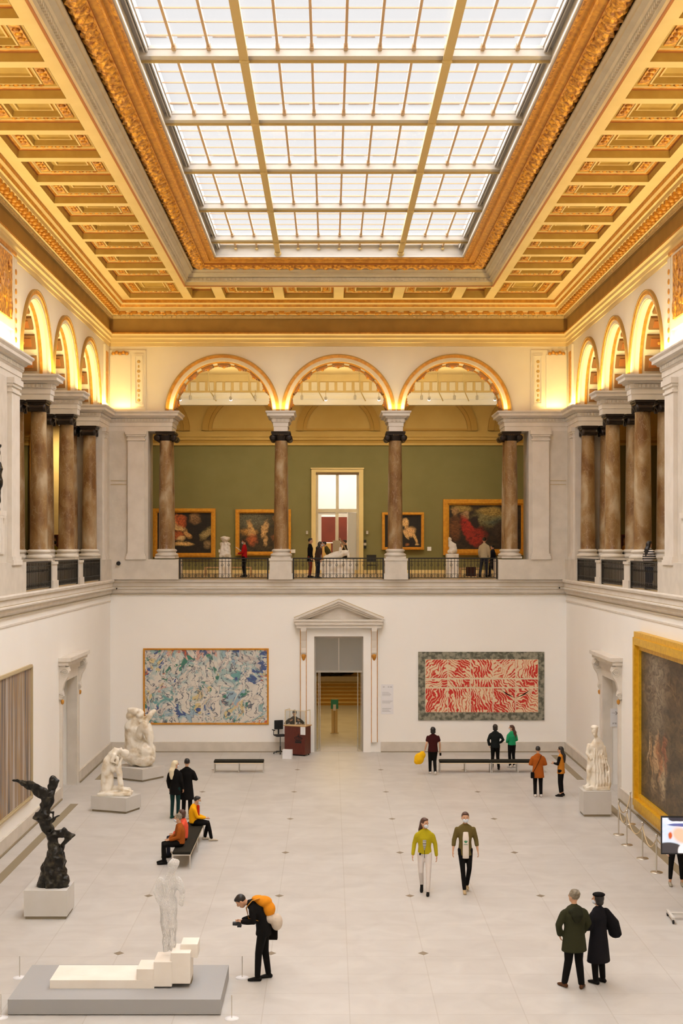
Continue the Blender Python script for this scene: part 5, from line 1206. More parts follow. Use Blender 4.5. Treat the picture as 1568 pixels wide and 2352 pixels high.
def abstract_mat():
    mt = bpy.data.materials.new('swirling_abstract_paint'); mt.use_nodes = True; nt = mt.node_tree; L = nt.links.new; N = nt.nodes.new; b = nt.nodes['Principled BSDF']
    tc = N('ShaderNodeTexCoord'); n = N('ShaderNodeTexNoise'); n.inputs['Scale'].default_value = 1.3; n.inputs['Detail'].default_value = 3; n.inputs['Distortion'].default_value = 2.2; L(tc.outputs['Object'], n.inputs[0])
    sub = N('ShaderNodeVectorMath'); sub.operation = 'SUBTRACT'; sub.inputs[1].default_value = (.5,.5,.5); L(n.outputs['Color'], sub.inputs[0])
    sc = N('ShaderNodeVectorMath'); sc.operation = 'SCALE'; sc.inputs['Scale'].default_value = 1.1; L(sub.outputs[0], sc.inputs[0]); ad = N('ShaderNodeVectorMath'); ad.operation = 'ADD'; L(tc.outputs['Object'], ad.inputs[0]); L(sc.outputs[0], ad.inputs[1])
    v = N('ShaderNodeTexVoronoi'); v.inputs['Scale'].default_value = 2.3; L(ad.outputs[0], v.inputs[0])
    sx = N('ShaderNodeSeparateColor'); L(v.outputs['Color'], sx.inputs[0])
    r = N('ShaderNodeValToRGB'); r.color_ramp.interpolation = 'CONSTANT'; E = r.color_ramp.elements
    cols = [(.62,.58,.50),(.35,.46,.44),(.15,.34,.33),(.66,.62,.55),(.50,.44,.40),(.30,.42,.50),(.62,.50,.25),(.62,.56,.48),(.06,.10,.25),(.55,.12,.05),(.58,.52,.46),(.05,.20,.14),(.60,.35,.28)]
    E[0].color = (*cols[0],1); E[1].position = 1/13; E[1].color = (*cols[1],1)
    for i in range(2, 13): e = E.new(i/13); e.color = (*cols[i],1)
    L(sx.outputs[0], r.inputs[0])
    n2 = N('ShaderNodeTexNoise'); n2.inputs['Scale'].default_value = 1.2; n2.inputs['Detail'].default_value = 5; n2.inputs['Distortion'].default_value = 2.5; L(tc.outputs['Object'], n2.inputs[0])
    r2 = N('ShaderNodeValToRGB'); r2.color_ramp.elements[0].position = .47; r2.color_ramp.elements[0].color = (1,1,1,1); r2.color_ramp.elements[1].position = .53; r2.color_ramp.elements[1].color = (0,0,0,1); L(n2.outputs['Fac'], r2.inputs[0])
    mx = N('ShaderNodeMix'); mx.data_type = 'RGBA'; L(r2.outputs[0], mx.inputs[0]); L(r.outputs[0], mx.inputs[6]); 
    r3 = N('ShaderNodeValToRGB'); r3.color_ramp.elements[0].color = (.68,.63,.55,1); r3.color_ramp.elements[1].color = (.30,.44,.45,1); r3.color_ramp.elements[0].position = .45; r3.color_ramp.elements[1].position = .6; L(n.outputs['Fac'], r3.inputs[0]); L(r3.outputs[0], mx.inputs[7])
    wv = N('ShaderNodeTexWave'); wv.inputs['Scale'].default_value = 1.1; wv.inputs['Distortion'].default_value = 11; wv.inputs['Detail'].default_value = 3; wv.inputs['Detail Scale'].default_value = 1.2; L(ad.outputs[0], wv.inputs[0])
    r4 = N('ShaderNodeValToRGB'); r4.color_ramp.elements[0].position = 0; r4.color_ramp.elements[0].color = (1,1,1,1); r4.color_ramp.elements[1].position = .10; r4.color_ramp.elements[1].color = (0,0,0,1); L(wv.outputs['Fac'], r4.inputs[0])
    m2 = N('ShaderNodeMix'); m2.data_type = 'RGBA'; L(r4.outputs[0], m2.inputs[0]); L(mx.outputs[2], m2.inputs[6]); m2.inputs[7].default_value = (.09,.10,.13,1)
    L(m2.outputs[2], b.inputs['Base Color']); b.inputs['Roughness'].default_value = .5; return mt
a, b = P(329, 0, DL), P(617, 0, DL)
painting('painting', 'large abstract painting of dense teal, white and red swirls in a thin gilt frame', 'painting', 'x', a.x, b.x, P(0,1664,DL).z, P(0,1489,DL).z, DL, 1, .07, .07, M['giltframe'], abstract_mat())
# red printed textile in a 5 x 3 grid with a grey border
def red_mat():
    mt = bpy.data.materials.new('red_block_print'); mt.use_nodes = True; nt = mt.node_tree; L = nt.links.new; N = nt.nodes.new; b = nt.nodes['Principled BSDF']
    tc = N('ShaderNodeTexCoord'); oi = N('ShaderNodeObjectInfo'); ml = N('ShaderNodeMath'); ml.operation = 'MULTIPLY'; ml.inputs[1].default_value = 40; L(oi.outputs['Random'], ml.inputs[0])
    ro = N('ShaderNodeVectorRotate'); ro.rotation_type = 'Y_AXIS'; L(tc.outputs['Object'], ro.inputs['Vector']); L(ml.outputs[0], ro.inputs['Angle']); ad = N('ShaderNodeVectorMath'); ad.operation = 'ADD'; L(ro.outputs[0], ad.inputs[0]); L(ml.outputs[0], ad.inputs[1])
    wv = N('ShaderNodeTexWave'); wv.inputs['Scale'].default_value = 2.6; wv.inputs['Distortion'].default_value = 18; wv.inputs['Detail'].default_value = 3; wv.inputs['Detail Scale'].default_value = .8; L(ad.outputs[0], wv.inputs[0])
    n = N('ShaderNodeTexNoise'); n.inputs['Scale'].default_value = 1.5; n.inputs['Detail'].default_value = 1; n.inputs['Distortion'].default_value = 1.0; L(ad.outputs[0], n.inputs[0])
    r0_ = N('ShaderNodeMapRange'); r0_.inputs['From Min'].default_value = .40; r0_.inputs['From Max'].default_value = .56; r0_.inputs['To Min'].default_value = -.45; r0_.inputs['To Max'].default_value = .25; L(n.outputs['Fac'], r0_.inputs[0])
    a1 = N('ShaderNodeMath'); a1.operation = 'ADD'; L(wv.outputs['Fac'], a1.inputs[0]); L(r0_.outputs[0], a1.inputs[1])
    r = N('ShaderNodeValToRGB'); E = r.color_ramp.elements; E[0].position = .22; E[0].color = (.56,.026,.018,1); E[1].position = .62; E[1].color = (.76,.58,.38,1); e = E.new(.38); e.color = (.66,.24,.12,1); L(a1.outputs[0], r.inputs[0])
    L(r.outputs[0], b.inputs['Base Color']); b.inputs['Roughness'].default_value = .8; return mt
tx = thing('textile', 'red and cream printed textile in fifteen panels with mottled grey border', 'textile', (P(1104.5,0,DL).x, DL-.01, P(0,1654,DL).z))
W2 = (P(1249,0,DL).x-P(960,0,DL).x)/2; H2 = P(0,1497,DL).z-P(0,1654,DL).z
m = MB(); m.box(-W2, W2, -.04, 0, 0, H2); m.build('border', mat('grey_rubbed_print', (.30,.28,.21), .9, col2=(.10,.10,.07), scale=7, lo=.42, hi=.6, detail=8), tx)
m = MB(); bw = 48/907*2*W2; gx0, gx1 = -W2+bw*1.04, W2-bw*.9; gz0, gz1 = H2*.115, H2*.89
m.box(gx0, gx1, -.052, -.03, gz0, gz1); m.build('ground_cloth', mat('cream_cloth', (.72,.60,.42), .9), tx)
pw_ = (gx1-gx0)/5; rm_ = red_mat()
for i in range(5):
    for (t0, t1) in ((0, .455), (.475, .625), (.645, 1)):
        m = MB(); z_ = gz0+t0*(gz1-gz0)+.01; m.box(0, pw_-.044, -.06, -.05, 0, (t1-t0)*(gz1-gz0)-.02); m.build('printed_panel', rm_, tx, (gx0+i*pw_+.022, 0, z_))
H3 = gz1-gz0; pm_ = mat('cream_print', (.76,.60,.42), .9, col2=(.70,.42,.26), scale=14)
for sx in (-1, 1):
    cxx = gx0+4*pw_; m = MB(); m.face([(cxx+sx*.02, -.063, gz0+.20*H3), (cxx+sx*.66*pw_, -.063, gz0+.43*H3), (cxx+sx*.93*pw_, -.063, gz0+.43*H3), (cxx+sx*.02, -.063, gz0+.27*H3)]); m.build('pale_chevron', pm_, tx)
    cxw = gx0+3.5*pw_; m = MB(); m.face([(cxw, -.063, gz0+.67*H3), (cxw+sx*.05*pw_, -.063, gz0+.8*H3), (cxw+sx*.44*pw_, -.063, gz0+.97*H3), (cxw+sx*.3*pw_, -.063, gz0+.97*H3), (cxw, -.063, gz0+.86*H3)]); m.build('pale_wing', pm_, tx)
# streaked painting on the left wall
def streak_mat():
    mt = bpy.data.materials.new('vertical_streak_paint'); mt.use_nodes = True; nt = mt.node_tree; L = nt.links.new; N = nt.nodes.new; b = nt.nodes['Principled BSDF']
    tc = N('ShaderNodeTexCoord'); mp = N('ShaderNodeMapping'); mp.inputs['Scale'].default_value = (1, 1, .045); L(tc.outputs['Object'], mp.inputs[0])
    n = N('ShaderNodeTexNoise'); n.inputs['Scale'].default_value = 3.6; n.inputs['Detail'].default_value = 9; n.inputs['Distortion'].default_value = .6; L(mp.outputs[0], n.inputs[0])
    r = N('ShaderNodeValToRGB'); E = r.color_ramp.elements; E[0].position = .36; E[0].color = (.10,.08,.06,1); E[1].position = .66; E[1].color = (.50,.43,.38,1)
    for p, c in ((.43, (.22,.19,.18)), (.475, (.33,.17,.04)), (.51, (.26,.23,.21)), (.55, (.36,.22,.07)), (.60, (.36,.32,.30))): e = E.new(p); e.color = (*c, 1)
    L(n.outputs['Fac'], r.inputs[0]); L(r.outputs[0], b.inputs['Base Color']); b.inputs['Roughness'].default_value = .6; return mt
painting('painting', 'tall brown and grey painting of vertical streaks on the left wall', 'painting', 'y', 34.2, 43.4, .87, 4.97, -9.5, -1, .11, .10, M['tan'], streak_mat())
painting('painting', 'huge dark battle-like painting in a broad yellow gilt frame on the right wall', 'painting', 'y', 33.5, 45.1, .25, 5.87, 9.5, 1, .55, .30, M['yellowgilt'],
    blobs_mat('dark_crowd_paint', ((.05,.035,.015),(.16,.11,.05)), [(.80,.80,.10,.30,0,(.25,.21,.15),.6),(.90,.35,.012,.10,5,(.50,.38,.24),.5),(.86,.30,.015,.14,-5,(.42,.26,.12),.5),(.81,.33,.02,.16,4,(.50,.33,.18),.5),(.76,.30,.03,.14,-8,(.38,.17,.07),.5),(.72,.22,.03,.12,6,(.45,.36,.22),.5),(.83,.15,.03,.07,12,(.30,.22,.12),.5),(.70,.38,.02,.10,0,(.34,.12,.05),.5)], 'y', warp=.05, wscale=9))
# texts and notices
def sheet(label, cat, px0, px1, py0, py1, Y, lines):
    r = thing('notice_sheet', label, cat, (P((px0+px1)/2,0,Y).x, Y, P(0,py1,Y).z)); w_ = (P(px1,0,Y).x-P(px0,0,Y).x)/2; h_ = P(0,py0,Y).z-P(0,py1,Y).z
    m = MB(); m.box(-w_, w_, -.012, 0, 0, h_); m.build('sheet', M['paper'], r)
    m = MB()
    for (u0, u1, v, t) in lines: m.box(-w_+2*w_*u0, -w_+2*w_*u1, -.014, -.011, h_*v, h_*(v+t))
    m.build('print', mat('grey_ink', (.42,.40,.40), .8), r)
    return r
L_ = []
for v in (.92, .90): L_ += [(.15,.28,v,.012),(.55,.66,v,.012),(.72,.9,v,.012)]
for v0, n_ in ((.62, 5), (.36, 4), (.08, 5)):
    for i in range(n_): L_.append((.08, .55+.4*random.random(), v0+i*.028, .008))
sheet('tall white text panel on the wall right of the pedimented doorway', 'notice', 875, 903, 1572, 1640, DL-.005, L_)
sheet('white notice with a black arrow in the right side doorway', 'notice', 1401, 1420, 1627, 1669, 51.14, [(.2,.8,.73,.03),(.25,.75,.2,.02),(.25,.45,.14,.05),(.55,.75,.14,.05)])
r = C.objects[[o.name for o in C.objects if o.get('label','').startswith('white notice')][0]]
m = MB(); 
for s_ in (-1, 1): m.tube([(.11,-.014,.49), (.04,-.014,.49+s_*.06)], .008, 4)
m.build('arrow_head', M['black'], r)

# ================================================================ desk, chair and attendant
dk = P(683, 1738, FL(683,1736).y); dy = dk.y
desk = thing('reception_desk', 'dark red wooden reception desk with a crown emblem left of the doorway', 'desk', (dk.x, dy+.28, 0), math.radians(-24))
m = MB(); m.box(-.46,.46,-.28,.28,.06,1.20); o = m.build('cabinet', M['wood'], desk); m = MB(); m.box(-.50,.50,-.31,.31,1.20,1.235); m.build('top', M['oak'], desk)
m = MB()
for x in (-.4,.4):
    for y in (-.22,.22): m.lathe([(.03,0),(.03,.06)], (x,y,0), 10)
m.build('caster', M['black'], desk)
m = MB(); cz, cxx, cy_ = .62, .16, -.285     # crown emblem
m.box(cxx-.14, cxx+.14, cy_, -.275, cz-.10, cz-.04); m.box(cxx-.15, cxx+.15, cy_, -.275, cz-.03, cz+.0)
for k in range(-2, 3): m.tube([(cxx+k*.03, cy_, cz), (cxx+k*.085, cy_, cz+.10), (cxx+k*.05, cy_, cz+.17), (cxx, cy_, cz+.18)], .012, 6)
m.ell((cxx, cy_, cz+.21), (.025,.01,.025), 8); m.box(cxx-.006, cxx+.006, cy_, -.275, cz+.22, cz+.29); m.box(cxx-.025, cxx+.025, cy_, -.275, cz+.25, cz+.262)
for k in range(-2, 3): m.ell((cxx+k*.085, cy_, cz+.11), (.018,.008,.018), 6)
m.build('crown_emblem', M['black'], desk)
gf = thing('acrylic_guard', 'clear acrylic guard with pale wooden edges standing on the desk', 'guard', (dk.x, dy+.28, 1.236), math.radians(-24))
m = MB()
for x in (-.46,.0,.46):
    m.box(x-.012, x+.012, -.24, -.22, 0, .62)
for x in (-.46,.46): m.box(x-.012, x+.012, .20, .22, 0, .62); m.box(x-.012, x+.012, -.23, .21, .60, .62)
m.box(-.47,.47,-.24,-.22,.60,.62); m.box(-.47,.47,-.24,-.22,0,.02); m.build('edge', M['acryl'], gf)
m = MB(); m.box(-.46,.46,-.233,-.228,.02,.60); m.build('pane', M['doorglass'], gf)
m = MB(); m.box(.28,.50,-.33,-.32,.88,1.2); o = m.build('paper_sign', M['paper'], None, (dk.x, dy+.28, 0)); o.rotation_euler = (0,0,math.radians(-24)); tag(o, 'small white paper sign hanging on the right front of the desk', 'sign')
m = MB(); v = FL(660, 1743); m.box(-.19,.19,-.10,.10,0,.36); o = m.build('waste_box', M['paper'], None, (v.x, v.y+.1, 0)); o.rotation_euler = (0,0,-.2); tag(o, 'white box on the floor in front of the desk', 'box')
pd_, _, _ = person('person in a black suit with a badge standing bent over the reception desk', (dk.x-.16, 58.84), 190, 1.84, top=BLK, bottom=BLK, hair=('short','hairblack'), head=(0,35), lean=10, J=dict(elL=(-.36,.10,1.20), elR=(.36,.10,1.20), wrL=(-.20,.22,1.30), wrR=(.20,.22,1.30)), coat=.8, build=1.12, gname='suit_jacket')
m = MB(); m.box(-.10,-.04,.26,.27,1.24,1.32); m.build('badge', M['paper'], pd_)
v = FL(643, 1733)
oc = thing('office_chair', 'black swivel office chair beside the desk', 'chair', (v.x, v.y+.25, 0), math.radians(200))
m = MB()
for k in range(5):
    t = 2*PI*k/5; m.tube([(0,0,.10), (.28*math.cos(t), .28*math.sin(t), .07)], .018, 6)
o = m.build('base', M['blackmetal'], oc)
for k in range(5):
    t = 2*PI*k/5; m = MB(); m.ell((.28*math.cos(t), .28*math.sin(t), .03), (.03,.03,.03), 8); m.build('caster', M['black'], o)
m = MB(); m.lathe([(.03,.1),(.03,.3),(.018,.31),(.018,.72)], n=10); m.build('gas_column', M['blackmetal'], oc)
m = MB(); m.box(-.22,.22,-.21,.21,.72,.79); o = m.build('seat', M['black'], oc); q = o.modifiers.new('b','BEVEL'); q.width = .03; q.segments = 3
m = MB(); m.box(-.19,.19,-.25,-.19,.98,1.36); m.box(-.03,.03,-.27,-.22,.72,1.1); o = m.build('backrest', M['black'], oc); q = o.modifiers.new('b','BEVEL'); q.width = .025; q.segments = 3
for s_ in (-1, 1): m = MB(); m.tube([(s_*.20,0,.74),(s_*.29,0,.78),(s_*.29,0,.98)], .015, 6); m.box(s_*.29-.03, s_*.29+.03, -.13, .13, .97, 1.0); m.build('armrest', M['black'], oc)
# sanitizer stand in the passage
v = FL(768, 1684)
sn = thing('sanitizer_stand', 'hand sanitizer stand with a teal panel in the passage behind the doorway', 'stand', (v.x, v.y, 0))
m = MB(); m.box(-.19,.19,-.14,.14,0,.02); m.build('base', M['tan'], sn); m = MB(); m.box(-.14,.14,-.0,.02,.02,1.35); m.build('back_panel', M['beam'], sn)
m = MB(); m.box(-.17,.17,-.03,0,1.12,1.55); m.build('sign_panel', M['teal'], sn); m = MB(); m.box(-.13,.13,-.032,-.03,1.55,1.60); m.build('header', M['beam'], sn)
m = MB(); m.box(-.065,.065,-.12,-.03,1.05,1.32); m.build('dispenser', M['paper'], sn); m = MB(); m.lathe([(.014,.02),(.014,1.06)], (0,-.05,0), 8); m.build('pole', M['rib'], sn)
v = P(768, 1552, 80.5); m = MB(); m.ell((0,0,.25), (1.1,.35,.22), 14); m.ell((-.4,0,.45), (.3,.2,.3), 10); m.ell((.3,0,.5), (.2,.2,.3), 10)
o = fuse(m, .05, 'bronze_statue', M['bronze'], None, 1, (v.x, 81.0, P(0,1556,80.5).z), stone(.1, 3)); tag(o, 'dark reclining sculpture on the block above the passage stair', 'sculpture')
m = MB(); zt_ = P(0,1556,80.5).z+.05; m.box(-1.4,1.4,-.5,.6,0,zt_-.93); tag(m.build('pedestal', M['stone'], None, (v.x, 81.0, .93)), 'pale block at the top of the passage stair', 'pedestal')

# ================================================================ upstairs: paintings, sculptures, visitors
ZG = 7.2
def gpaint(label, px0, px1, py0, py1, fw, fm, cm_, Y=71.98):
    painting('painting', label, 'painting', 'x', P(px0,0,Y).x, P(px1,0,Y).x, P(0,py1,Y).z, P(0,py0,Y).z, Y, 1, fw, .22, fm, cm_)
gpaint('old master painting of pale figures on black, gilt frame, leftmost on the green wall', 352, 495, 1168, 1280, .22, M['giltframe'], blobs_mat('op1', ((.006,.004,.003),(.02,.012,.006)), [(.36,.84,.13,.12,30,(.55,.18,.05),.3),(.33,.74,.09,.12,-20,(.72,.44,.20),.3),(.44,.80,.10,.16,20,(.50,.10,.03),.3),(.40,.62,.11,.06,-10,(.72,.46,.20),.3),(.36,.45,.13,.10,10,(.50,.12,.04),.3),(.44,.36,.08,.06,0,(.75,.50,.24),.3),(.55,.47,.05,.12,25,(.60,.32,.12),.3),(.48,.22,.17,.05,-5,(.72,.45,.18),.3),(.70,.88,.09,.14,0,(.28,.15,.07),.4),(.92,.50,.07,.16,-35,(.38,.28,.12),.4),(.93,.22,.06,.10,0,(.28,.18,.09),.4)], warp=.05, wscale=6))
gpaint('old master landscape with small dancing figures, gilt frame, behind the second column', 541, 668, 1170, 1276, .20, M['giltframe'], blobs_mat('op2', ((.02,.014,.006),(.07,.045,.015)), [(.25,.82,.35,.22,0,(.13,.12,.08),.5),(.20,.52,.16,.08,0,(.48,.24,.06),.4),(.24,.58,.06,.22,10,(.58,.34,.13),.3),(.53,.58,.06,.22,-12,(.60,.36,.15),.3),(.26,.30,.10,.14,0,(.42,.10,.03),.4),(.55,.28,.04,.14,0,(.55,.34,.14),.3),(.82,.88,.1,.08,20,(.55,.25,.08),.4),(.8,.36,.10,.08,0,(.30,.10,.03),.4)], warp=.05, wscale=7))
gpaint('small old master painting of one pale figure on black, right of the gallery door', 877, 973, 1177, 1263, .14, M['giltframe'], blobs_mat('op3', ((.004,.003,.002),(.012,.007,.004)), [(.56,.78,.09,.13,0,(.78,.50,.22),.25),(.60,.64,.04,.10,-25,(.68,.40,.16),.3),(.70,.48,.13,.15,-20,(.75,.45,.20),.3),(.58,.40,.05,.16,25,(.75,.46,.2),.3),(.84,.28,.04,.18,20,(.72,.45,.18),.3),(.89,.08,.05,.03,0,(.65,.42,.18),.3),(.62,.08,.05,.04,0,(.30,.10,.03),.4)], warp=.03, wscale=6))
gpaint('large old master group painting with a red-robed figure and a sky, gilt frame', 1017, 1209, 1147, 1275, .30, M['giltframe'], blobs_mat('op4', ((.012,.007,.004),(.05,.028,.012)), [(.62,.72,.26,.20,5,(.24,.20,.09),.3),(.60,.85,.20,.08,-8,(.40,.27,.08),.3),(.70,.62,.18,.08,5,(.10,.12,.09),.4),(.18,.92,.13,.08,0,(.36,.24,.07),.3),(.09,.84,.05,.09,0,(.42,.24,.10),.3),(.23,.78,.05,.10,0,(.40,.24,.12),.3),(.08,.48,.08,.26,0,(.17,.06,.02),.3),(.28,.42,.08,.32,15,(.38,.02,.01),.2),(.38,.30,.13,.20,0,(.30,.02,.01),.3),(.36,.62,.06,.14,0,(.02,.01,.01),.2),(.72,.44,.12,.20,0,(.05,.03,.02),.3),(.78,.25,.12,.15,0,(.04,.02,.01),.3)], warp=.04, wscale=7))
gpaint('narrow gilt-edged picture at the far left of the green wall', 70, 75, 990, 1285, .04, M['giltframe'], M['giltframe'])
def gsmall(label, px0, px1, py0, py1, Y): painting('painting', label, 'painting', 'x', P(px0,0,Y).x, P(px1,0,Y).x, P(0,py1,Y).z, P(0,py0,Y).z, Y, 1, .06, .08, M['wood'], blobs_mat('small_'+str(px0), ((.02,.01,.005),(.08,.04,.02)), [(.5,.5,.25,.3,0,(.45,.22,.08),.4)]))
gsmall('small red-framed picture seen between the left side columns', 118, 134, 1228, 1262, 71.58); gsmall('small dark red-framed picture seen between the right side columns', 1426, 1440, 1228, 1262, 71.98)
def gnote(label, px0, px1, py0, py1): 
    Y = 71.97; m = MB(); m.box(P(px0,0,Y).x, P(px1,0,Y).x, Y-.02, Y, P(0,py1,Y).z, P(0,py0,Y).z); tag(m.build('wall_label', M['paper']), label, 'label')
gnote('white wall label just right of the second column of end arcade', 668, 678, 1262, 1270); gnote('white wall label right of the small painting of one pale figure', 981, 990, 1256, 1265); gnote('white wall label left of the marble putti group', 502, 508, 1262, 1269)
def gbox(name, label, cat, px, py, w_, h_, mt): Y = 71.97; v = P(px, py, Y); m = MB(); m.box(v.x-w_/2, v.x+w_/2, Y-.08, Y, v.z-h_/2, v.z+h_/2); tag(m.build(name, mt), label, cat)
gbox('wall_device', 'small white round sensor on the green wall left of the gallery door', 'sensor', 705, 1223, .10, .16, M['steel']); gbox('wall_device', 'small white round sensor on the green wall right of the gallery door', 'sensor', 843, 1223, .10, .16, M['steel'])
for py, q in ((1243, 'top'), (1250, 'middle'), (1257, 'bottom')): gbox('wall_switch', 'dark wall switch right of the gallery door, %s of three' % q, 'switch', 838, py, .12, .12, M['black'] if q != 'middle' else M['steel'])
# white sculptures on pedestals
r = loft
def gped(label, px0, px1, pyt, Y):
    x0, x1 = P(px0,0,Y).x, P(px1,0,Y).x; zt = P(0,pyt,Y).z; d = (x1-x0)
    m = MB(); m.box(x0, x1, Y, Y+min(d, 1.0), ZG, zt); tag(m.build('sculpture_pedestal', M['marblew']), label, 'pedestal'); return (x0+x1)/2, Y+min(d,1)/2, zt
x, y, zt = gped('white pedestal under the marble putti group', 503, 530, 1281, 62.0)
m = MB(); m.ell((0,0,.12), (.26,.2,.12), 10); r(m, [(0,0,.1),(0,0,.5),(0,0,.72)], [.16,.12,.10]); m.lathe([(.12,.72),(.2,.8),(.22,.9),(.14,.93)], n=12)
for s_ in (-1, 1): m.ell((s_*.16,-.05,.6), (.08,.08,.09), 8); r(m, [(s_*.14,-.04,.55),(s_*.15,-.05,.3),(s_*.2,-.05,.05)], [.07,.08,.06])
o = fuse(m, .022, 'marble_statue', M['marblew'], None, 1, (x, y, zt-.01), stone(.03, 9)); tag(o, 'small white marble group of putti holding a basin on the balcony', 'sculpture')
x, y, zt = gped('white pedestal under the small seated marble on the right balcony', 1025, 1053, 1272, 62.0)
m = MB(); m.ell((0,0,.1), (.22,.2,.12), 10); r(m, [(.08,0,.1),(-.02,0,.35),(-.08,0,.52)], [.17,.14,.09]); m.ell((-.10,0,.64), (.08,.09,.10), 8); r(m, [(-.05,-.05,.5),(.12,-.08,.40),(.18,-.05,.15)], [.06,.06,.06])
o = fuse(m, .022, 'marble_statue', M['marblew'], None, 1, (x, y, zt-.01), stone(.03, 9)); tag(o, 'small white marble seated figure in front of the large gallery painting', 'sculpture')
x, y, zt = gped('broad white pedestal of the reclining marble in front of the gallery door', 738, 812, 1287, 61.6)
m = MB(); m.box(-.6,.6,-.25,.25,0,.06); r(m, [(-.55,0,.1),(-.2,0,.2),(.15,0,.28),(.4,0,.34)], [(.1,.1),(.14,.15),(.16,.16),(.13,.13)]); m.ell((.12,-.02,.50), (.07,.08,.10), 8); r(m, [(.3,0,.3),(.46,-.05,.42),(.50,-.05,.1)], [.09,.08,.07]); r(m, [(.05,-.1,.3),(.12,-.14,.42)], [.05,.05])
o = fuse(m, .022, 'marble_statue', M['marblew'], None, 1, (x, y, zt-.01), stone(.02, 9)); tag(o, 'white marble reclining figure on a broad pedestal before the gallery door', 'sculpture')
v = P(773, 1270, 64.0); m = MB(); m.box(v.x-.17, v.x+.17, 64, 64.05, v.z, v.z+.58); 
def easel(label, v): r_ = thing('display_board', label, 'board', (v.x, 64.0, ZG)); m = MB(); m.box(-.18,.18,-.02,.02,v.z-ZG,v.z-ZG+.56); m.build('panel', M['tan'], r_); m = MB(); m.tube([(0,.03,0),(0,.03,v.z-ZG+.2)], .02, 6); m.build('post', M['steel'], r_)
easel('grey-tan display board on a post behind the reclining marble', v)
m = MB(); a, b = P(779, 1236, 64.3), P(801, 1275, 64.3); m.tube([(a.x,64.3,a.z),(b.x,64.3,b.z),(b.x+.2,64.3,ZG)], [(.07,.02)]*3, 8); tag(m.build('leaning_plank', M['tan']), 'long tan plank leaning beside the display board', 'plank')
def gbench(label, px0, px1, py, Y):
    x0, x1 = P(px0,0,Y).x, P(px1,0,Y).x; r_ = thing('gallery_bench', label, 'bench', ((x0+x1)/2, Y, ZG), 0); w_ = (x1-x0)/2; h_ = max(.38, P(0,py,Y).z-ZG)
    m = MB(); m.box(-w_, w_, -.2, .2, h_-.06, h_); m.build('seat', M['oak'], r_)
    for s_ in (-1, 1): m = MB(); m.box(*sorted((s_*w_, s_*(w_-.08))), -.2, .2, 0, h_-.06); m.build('leg', M['oak'], r_)
gbench('brown wooden gallery bench behind the marble putti group', 470, 578, 1302, 67.0); gbench('brown wooden gallery bench under the large gallery painting', 1055, 1104, 1304, 66.0)
v = P(858, 0, 68); 
def gperson(label, px, Y, face, h, **k): c = P(px, 0, Y); return person(label, (c.x, Y), face, h, z=ZG, **k)
pg, Jg, _ = gperson('person in a red jacket and black trousers reading a sheet on the left balcony', 561, 63.5, 78, 1.70, top=(.45,.012,.015), bottom=BLK, hair=('short','hairbrown'), mask=True, J=dict(elR=(.22,.03,1.12), wrR=(.10,.26,1.08), elL=(-.22,.03,1.12), wrL=(-.10,.26,1.08)))
v = P(548, 1262, 63.5); m = MB(); T = Matrix.Rotation(math.radians(35), 4, 'Y'); m.box(-.18,.10,-.12,.12,-.008,.008,0,T); tag(m.build('paper_sheet', M['paper'], None, (v.x+.02, 63.5, v.z)), 'white sheet held by the person in red on the balcony', 'paper')
gperson('person in a long black coat and reddish trousers at the middle balcony', 712, 62.6, -100, 1.74, top=BLK, bottom=(.20,.03,.02), coat=.70, hair=('short','hairblack'), build=.95)
gperson('person with a brown shoulder bag and dark jeans leaning to the middle balcony', 729, 60.7, -70, 1.60, top=(.05,.03,.02), bottom=(.01,.012,.02), hair=('long','hairblack'), build=1.05, mask=True, lean=10)
gperson('person in olive with a face mask behind the reclining marble', 758, 64.5, 100, 1.66, top=(.09,.08,.03), bottom=(.09,.08,.03), hair=('short','hairblack'), mask=True, lean=24)
gperson('person in black and yellow behind the leaning plank', 792, 65.3, 90, 1.68, top=(.03,.02,.01), bottom=BLK, hair=('short','hairblack'))
gperson('person in a beige knit sweater and dark trousers viewing the large gallery painting', 1112, 63.0, -20, 1.78, top=(.52,.42,.26), bottom=(.02,.02,.03), shoe=BLK, hair=('short','hairblack'), build=1.08, gname='sweater', J=dict(anL=(-.20,0,.085), knL=(-.15,.02,.5)))
gperson('person in dark clothes walking just right of the beige sweater', 1131, 63.8, 60, 1.45, top=(.02,.02,.03), bottom=(.02,.02,.035), hair=('short','hairblack'), J=walk(1))
m = MB(); v = P(1081, 0, 65.5); m.box(-.22,.22,-.15,.15,0,.42); o = fuse(m, .03, 'duffel_bag', cloth((.05,.02,.015)), None, 3, (v.x, 65.5, ZG)); tag(o, 'dark bag on the gallery floor by the bench', 'bag')
ch = thing('folding_chair', 'dark chair standing against the green wall right of the gallery door', 'chair', (P(853,0,70.8).x, 70.8, ZG)); 
m = MB(); m.box(-.24,.24,-.22,.22,.42,.46); m.build('seat', M['black'], ch); m = MB(); m.box(-.24,.24,.20,.24,.6,.95); m.build('backrest', M['black'], ch)
for sx in (-1, 1):
    for sy in (-1, 1): m = MB(); m.box(sx*.22-.015, sx*.22+.015, sy*.2-.015, sy*.2+.015, 0, .42 if sy < 0 else .95); m.build('leg', M['black'], ch)
